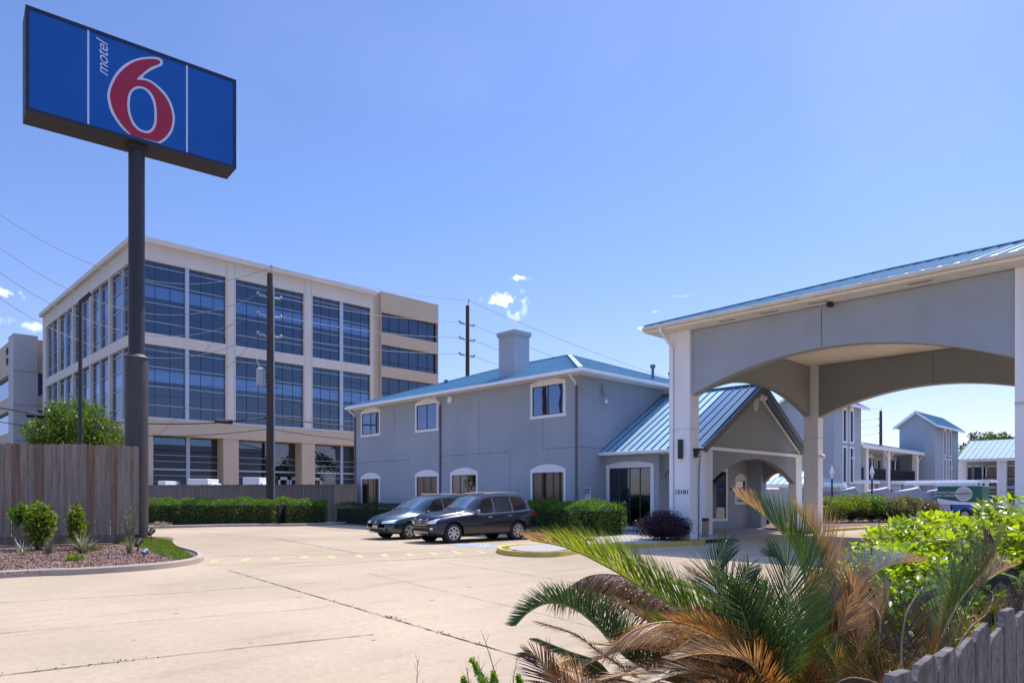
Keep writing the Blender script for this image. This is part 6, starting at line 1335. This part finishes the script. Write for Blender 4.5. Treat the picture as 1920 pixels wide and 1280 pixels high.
for (x0,y0,d0),(x1,y1,d1),(x2,y2,d2),c_ in (((1330,1235,3.1),(1200,1210,2.9),(1090,1250,2.8),'rrtt'),((1350,1240,3.4),(1240,1150,3.4),(1150,1125,3.4),'bgbb'),((1350,1270,3.0),(1230,1240,2.85),(1130,1290,2.8),'orrr'),((1400,1230,3.4),(1330,1120,3.5),(1250,1090,3.5),'ggby'),
  ((1420,1220,3.0),(1380,1120,2.95),(1330,1060,2.95),'bbbb'),((1400,1290,2.8),(1300,1260,2.7),(1190,1290,2.6),'oorr'),((1540,1230,3.3),(1590,1150,3.35),(1620,1060,3.4),'bgrt'),((1530,1250,3.1),(1570,1190,3.1),(1590,1120,3.1),'orrt'),((1460,1240,3.4),(1440,1140,3.5),(1410,1080,3.5),'bbgb'),((1370,1250,3.2),(1270,1200,3.2),(1180,1200,3.2),'rrrt'),((1500,1240,3.2),(1500,1150,3.25),(1530,1080,3.25),'gggt')):
    frond(palm,[Cc,Vector(D(x0,y0,d0)),Vector(D(x1,y1,d1)),Vector(D(x2,y2,d2))],c_,.135,48,.55,.12,rib='t' if c_[0] in 'ro' else 'g',w=.0064,upv=None if abs(x2-1490)>130 else TC)
for pts_,c_,s_,an_ in ((((1400,1262,3.0),(1300,1232,2.9),(1200,1215,2.85),(1105,1205,2.8)),'orttt',(-.2,1,.7),32),(((1410,1280,2.9),(1310,1268,2.8),(1200,1262,2.75),(1120,1275,2.7)),'rrttt',(-.3,.9,.6),34),
  (((1380,1235,3.15),(1290,1200,3.15),(1210,1160,3.1),(1160,1130,3.1)),'oyyyt',(.1,1,.9),40),(((1440,1230,3.3),(1400,1160,3.35),(1340,1100,3.4),(1290,1070,3.45)),'oggyt',(.1,1,.9),42),
  (((1560,1240,3.2),(1590,1180,3.2),(1600,1120,3.2),(1585,1070,3.2)),'orttt',(.8,.5,.8),36),(((1580,1260,3.0),(1630,1200,3.0),(1660,1140,3.0),(1665,1090,3.05)),'rottt',(-.8,.4,.8),36),
  (((1350,1290,2.75),(1250,1290,2.65),(1150,1300,2.55),(1060,1300,2.5)),'rrttt',(-.2,1,.6),36),(((1440,1290,2.9),(1400,1240,2.8),(1330,1225,2.75),(1260,1235,2.7)),'ooott',(.1,1,.8),38)):
    frond(palm,[Cc]+[Vector(D(*q)) for q in pts_],c_,.14,an_,s_[2],.1,rib='t',w=.0062,upv=sdv(s_),jit=.045,sp=.0062)
for i in range(18):
    a=random.uniform(-.6,3.6)+math.radians(45.77)*0+2.0; el=random.uniform(-.3,.42); L_=random.uniform(.55,.95); h=Vector((math.cos(a),math.sin(a),0))
    if h.dot(Vector((FW[0],FW[1],0)))<-.3 and el>.3: el=.1
    p0=Cc+h*.06+Vector((0,0,-.05)); pts=[p0]
    for k in range(1,5): t=k/4; pts.append(p0+h*L_*t*math.cos(el)+Vector((0,0,L_*(math.sin(el)*t-.45*t*t))))
    frond(palm,pts,random.choice(('bbbr','ggor','rrrr','orrr','oort','rrtt','oooo')),random.uniform(.11,.16),48,random.uniform(.1,.6),.15,n=110,rib=random.choice('gt'),w=.0064)
mb=MB(); q=Vector((Cc.x,Cc.y,0)); mb.tube([q,q+Vector((0,0,.4)),Vector((Cc.x,Cc.y,Cc.z+.05))],[.17,.16,.12],14); mb.build('trunk',mat('fibrous palm trunk',(.06,.04,.025),.95,.4,12,bump=1,bs=30),palm)
p3=thing('sago_palm','smaller sago palm with arching olive and orange fronds beside the near fence','palm',(*D(1725,1300,2.75)[:2],0))
FR2=[
 (C_((1715,1330,2.75),(1758,1215,2.8),(1795,1135,2.9),(1838,1080,2.95),(1868,1030,3.0),(1858,1000,3.05)),'oogggrr',.20,40,-.5,.0,'t'),
 (C_((1720,1330,2.75),(1790,1190,2.85),(1835,1105,2.95),(1880,1070,3.0),(1902,1062,3.05)),'oyygtt',.17,38,.7,.05,'g'),
 (C_((1735,1330,2.7),(1810,1190,2.75),(1850,1150,2.8),(1862,1115,2.85),(1840,1098,2.9)),'ooor',.11,40,.5,.1,'t'),
 (C_((1700,1330,2.75),(1690,1230,2.8),(1700,1150,2.85),(1730,1100,2.9)),'orrg',.15,35,.6,.1,'t'),
 (C_((1640,1340,2.9),(1645,1240,2.9),(1650,1160,2.95),(1630,1130,3.0)),'orrt',.10,30,.5,.2,'t'),
 (C_((1600,1340,2.9),(1612,1250,2.9),(1600,1190,2.9)),'bgr',.13,40,.5,.2,'g'),
 (C_((1560,1340,2.9),(1570,1260,2.9),(1545,1210,2.9)),'bgg',.13,40,.5,.2,'g'),
 (C_((1740,1340,2.7),(1830,1260,2.7),(1905,1180,2.75),(1925,1100,2.8)),'ogor',.16,42,.5,.05,'t'),
 (C_((1690,1345,2.7),(1660,1290,2.7),(1600,1270,2.7),(1560,1285,2.7)),'orrr',.14,42,.5,.15,'t')]
for i_,(pts,cols,pl,an,ve,dr_p,rb) in enumerate(FR2): sv=SV2[i_]; frond(p3,pts,cols,pl,an,sv[2] if sv else .3,dr_p,rib=rb,w=.0064,upv=sdv(sv) if sv else TC,**(dict(sp=.0085,jit=.06) if i_ in (2,3,6) else {}))
q=Vector(D(1725,1330,2.75)); mb=MB(); mb.tube([(q.x,q.y,0),(q.x,q.y,q.z)],[.12,.09],12); mb.build('trunk',mat('fibrous palm trunk',(.06,.04,.025)),p3)
# shaded leafy understory between palm and fence
t=thing('understory_shrub','dark glossy leaved shrub in shade between the palm and the bright bush','shrub',(-1.35,4.0,0))
P=[];
for c,r in (((-1.25,3.95,.85),(.45,.5,.5)),((-1.0,3.4,.6),(.4,.5,.45)),((-1.6,4.3,.6),(.4,.5,.5)),((-.85,2.8,.45),(.35,.5,.4))): P+=list(blob_pts(c,r,420,.5))
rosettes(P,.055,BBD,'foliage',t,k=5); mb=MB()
for c,r in (((-1.25,3.95,.75),.28),((-1.0,3.4,.5),.26),((-1.6,4.3,.5),.26)): sphere_mb(mb,c,r,n=6)
mb.build('branches',CORE,t)
# planting strip soil at the camera's feet
struct(flat('planting_strip',[(-.4,0),(-.4,5),(-.3,9.5),(-3.0,9.8),(-3.3,6.5),(-3.2,4.2),(-3.0,2.6),(-2.6,1.2),(-2.2,0)],.03,MULCH))
# foxtail fern and dry weeds, bottom centre
t=thing('foxtail_fern','bright green foxtail fern plumes among dry stems at the bottom centre','fern',(*D(940,1330,2.5)[:2],0)); 
for (a,b) in (((945,1360,2.35),(884,1236,2.4)),((880,1350,2.4),(868,1272,2.4)),((985,1350,2.4),(972,1268,2.4)),((930,1350,2.3),(925,1262,2.35))):
    A=Vector(D(*a)); B=Vector(D(*b)); P=[]; n=1500
    for _ in range(n):
        s=random.random(); rr=.024*(1-s**2.2)*random.random()**.4+.002; an=random.random()*6.28; c=A.lerp(B,s)+Vector((-.02,.02,0))*math.sin(s*3.1); P.append((c.x+rr*math.cos(an),c.y+rr*math.sin(an),c.z+rr*.5*random.uniform(-1,1)))
    d=(B-A).normalized(); leaf_mesh('plume',P,.012,leafmat('fern needles',(.10,.22,.02),(.22,.36,.05),.5) if 'fern needles' not in bpy.data.materials else bpy.data.materials['fern needles'],t,asp=.3,updir=tuple(d),up=.5)
DRY=leafmat('dry grass',(.35,.22,.11),(.55,.38,.22),.3,(1.2,1,.8)); mb=MB()
for _ in range(150):
    c=D(random.uniform(890,1060),1345,random.uniform(2.3,2.6)); blades(mb,c,1,random.uniform(.10,.19),.7,.006,.5)
mb.build('dry_leaves',DRY,t)
mb=MB()
for a,b,c in (((948,1330,2.4),(925,1250,2.4),(906,1190,2.4)),((918,1340,2.4),(905,1270,2.4),(895,1240,2.4)),((890,1330,2.4),(880,1280,2.4),(874,1250,2.4)),((784,1340,2.4),(782,1290,2.4),(783,1235,2.4)),((960,1330,2.4),(962,1280,2.4),(968,1240,2.4))):
    P=cat(C_(a,b,c),6,False); mb.tube(P,[.0022*(1-.7*i/len(P)) for i in range(len(P))],4)
    for k in range(10): q=P[len(P)//3+k%(len(P)*2//3)]; mb.tube([q,q+Vector((random.gauss(0,.012),random.gauss(0,.012),.03))],.0006,3)
mb.build('seed_stems',FEN,t)

# white box trucks parked behind the boundary fence, only their tops show
for i,(px0,px1,dd,h,nm) in enumerate(((352,400,52.5,2.95,'longest white box truck roof showing above the boundary fence'),(296,314,53,2.8,'small white box truck roof at the left behind the boundary fence'),(455,495,51,3.0,'white box truck roof just left of the transformer pole base'))):
    a=Vector(D(px0,900,dd)); b=Vector(D(px1,900,dd)); a.z=b.z=0; d=(b-a); L_=d.length; d.normalize(); nv=Vector((-d.y,d.x,0))
    P_=lambda u,z,q:tuple(a+d*u+nv*q+Vector((0,0,z))); t=thing('box_truck',nm,'truck',tuple(a),group='white box trucks behind the fence')
    wt=mat('white truck enamel',(.72,.73,.74),.35,.04,2,coat=.3)
    mb=MB(); mb.prism([(0,.7),(L_*.78,.7),(L_*.78,h),(0,h)],P_,0,2); mb.build('cargo_box',wt,t,bevel=.04)
    mb=MB(); mb.prism([(L_*.8,.5),(L_,.5),(L_,1.5),(L_*.9,h-.35),(L_*.8,h-.35)],P_,.1,1.9); mb.build('cab',wt,t,bevel=.05)
    for u in (.2,.88):
        mb=MB(); mb.tube([P_(L_*u,.42,0),P_(L_*u,.42,.3)],.42,18); mb.build('wheel',mat('tyre rubber',(.018,.018,.018)),t,smooth='auto')
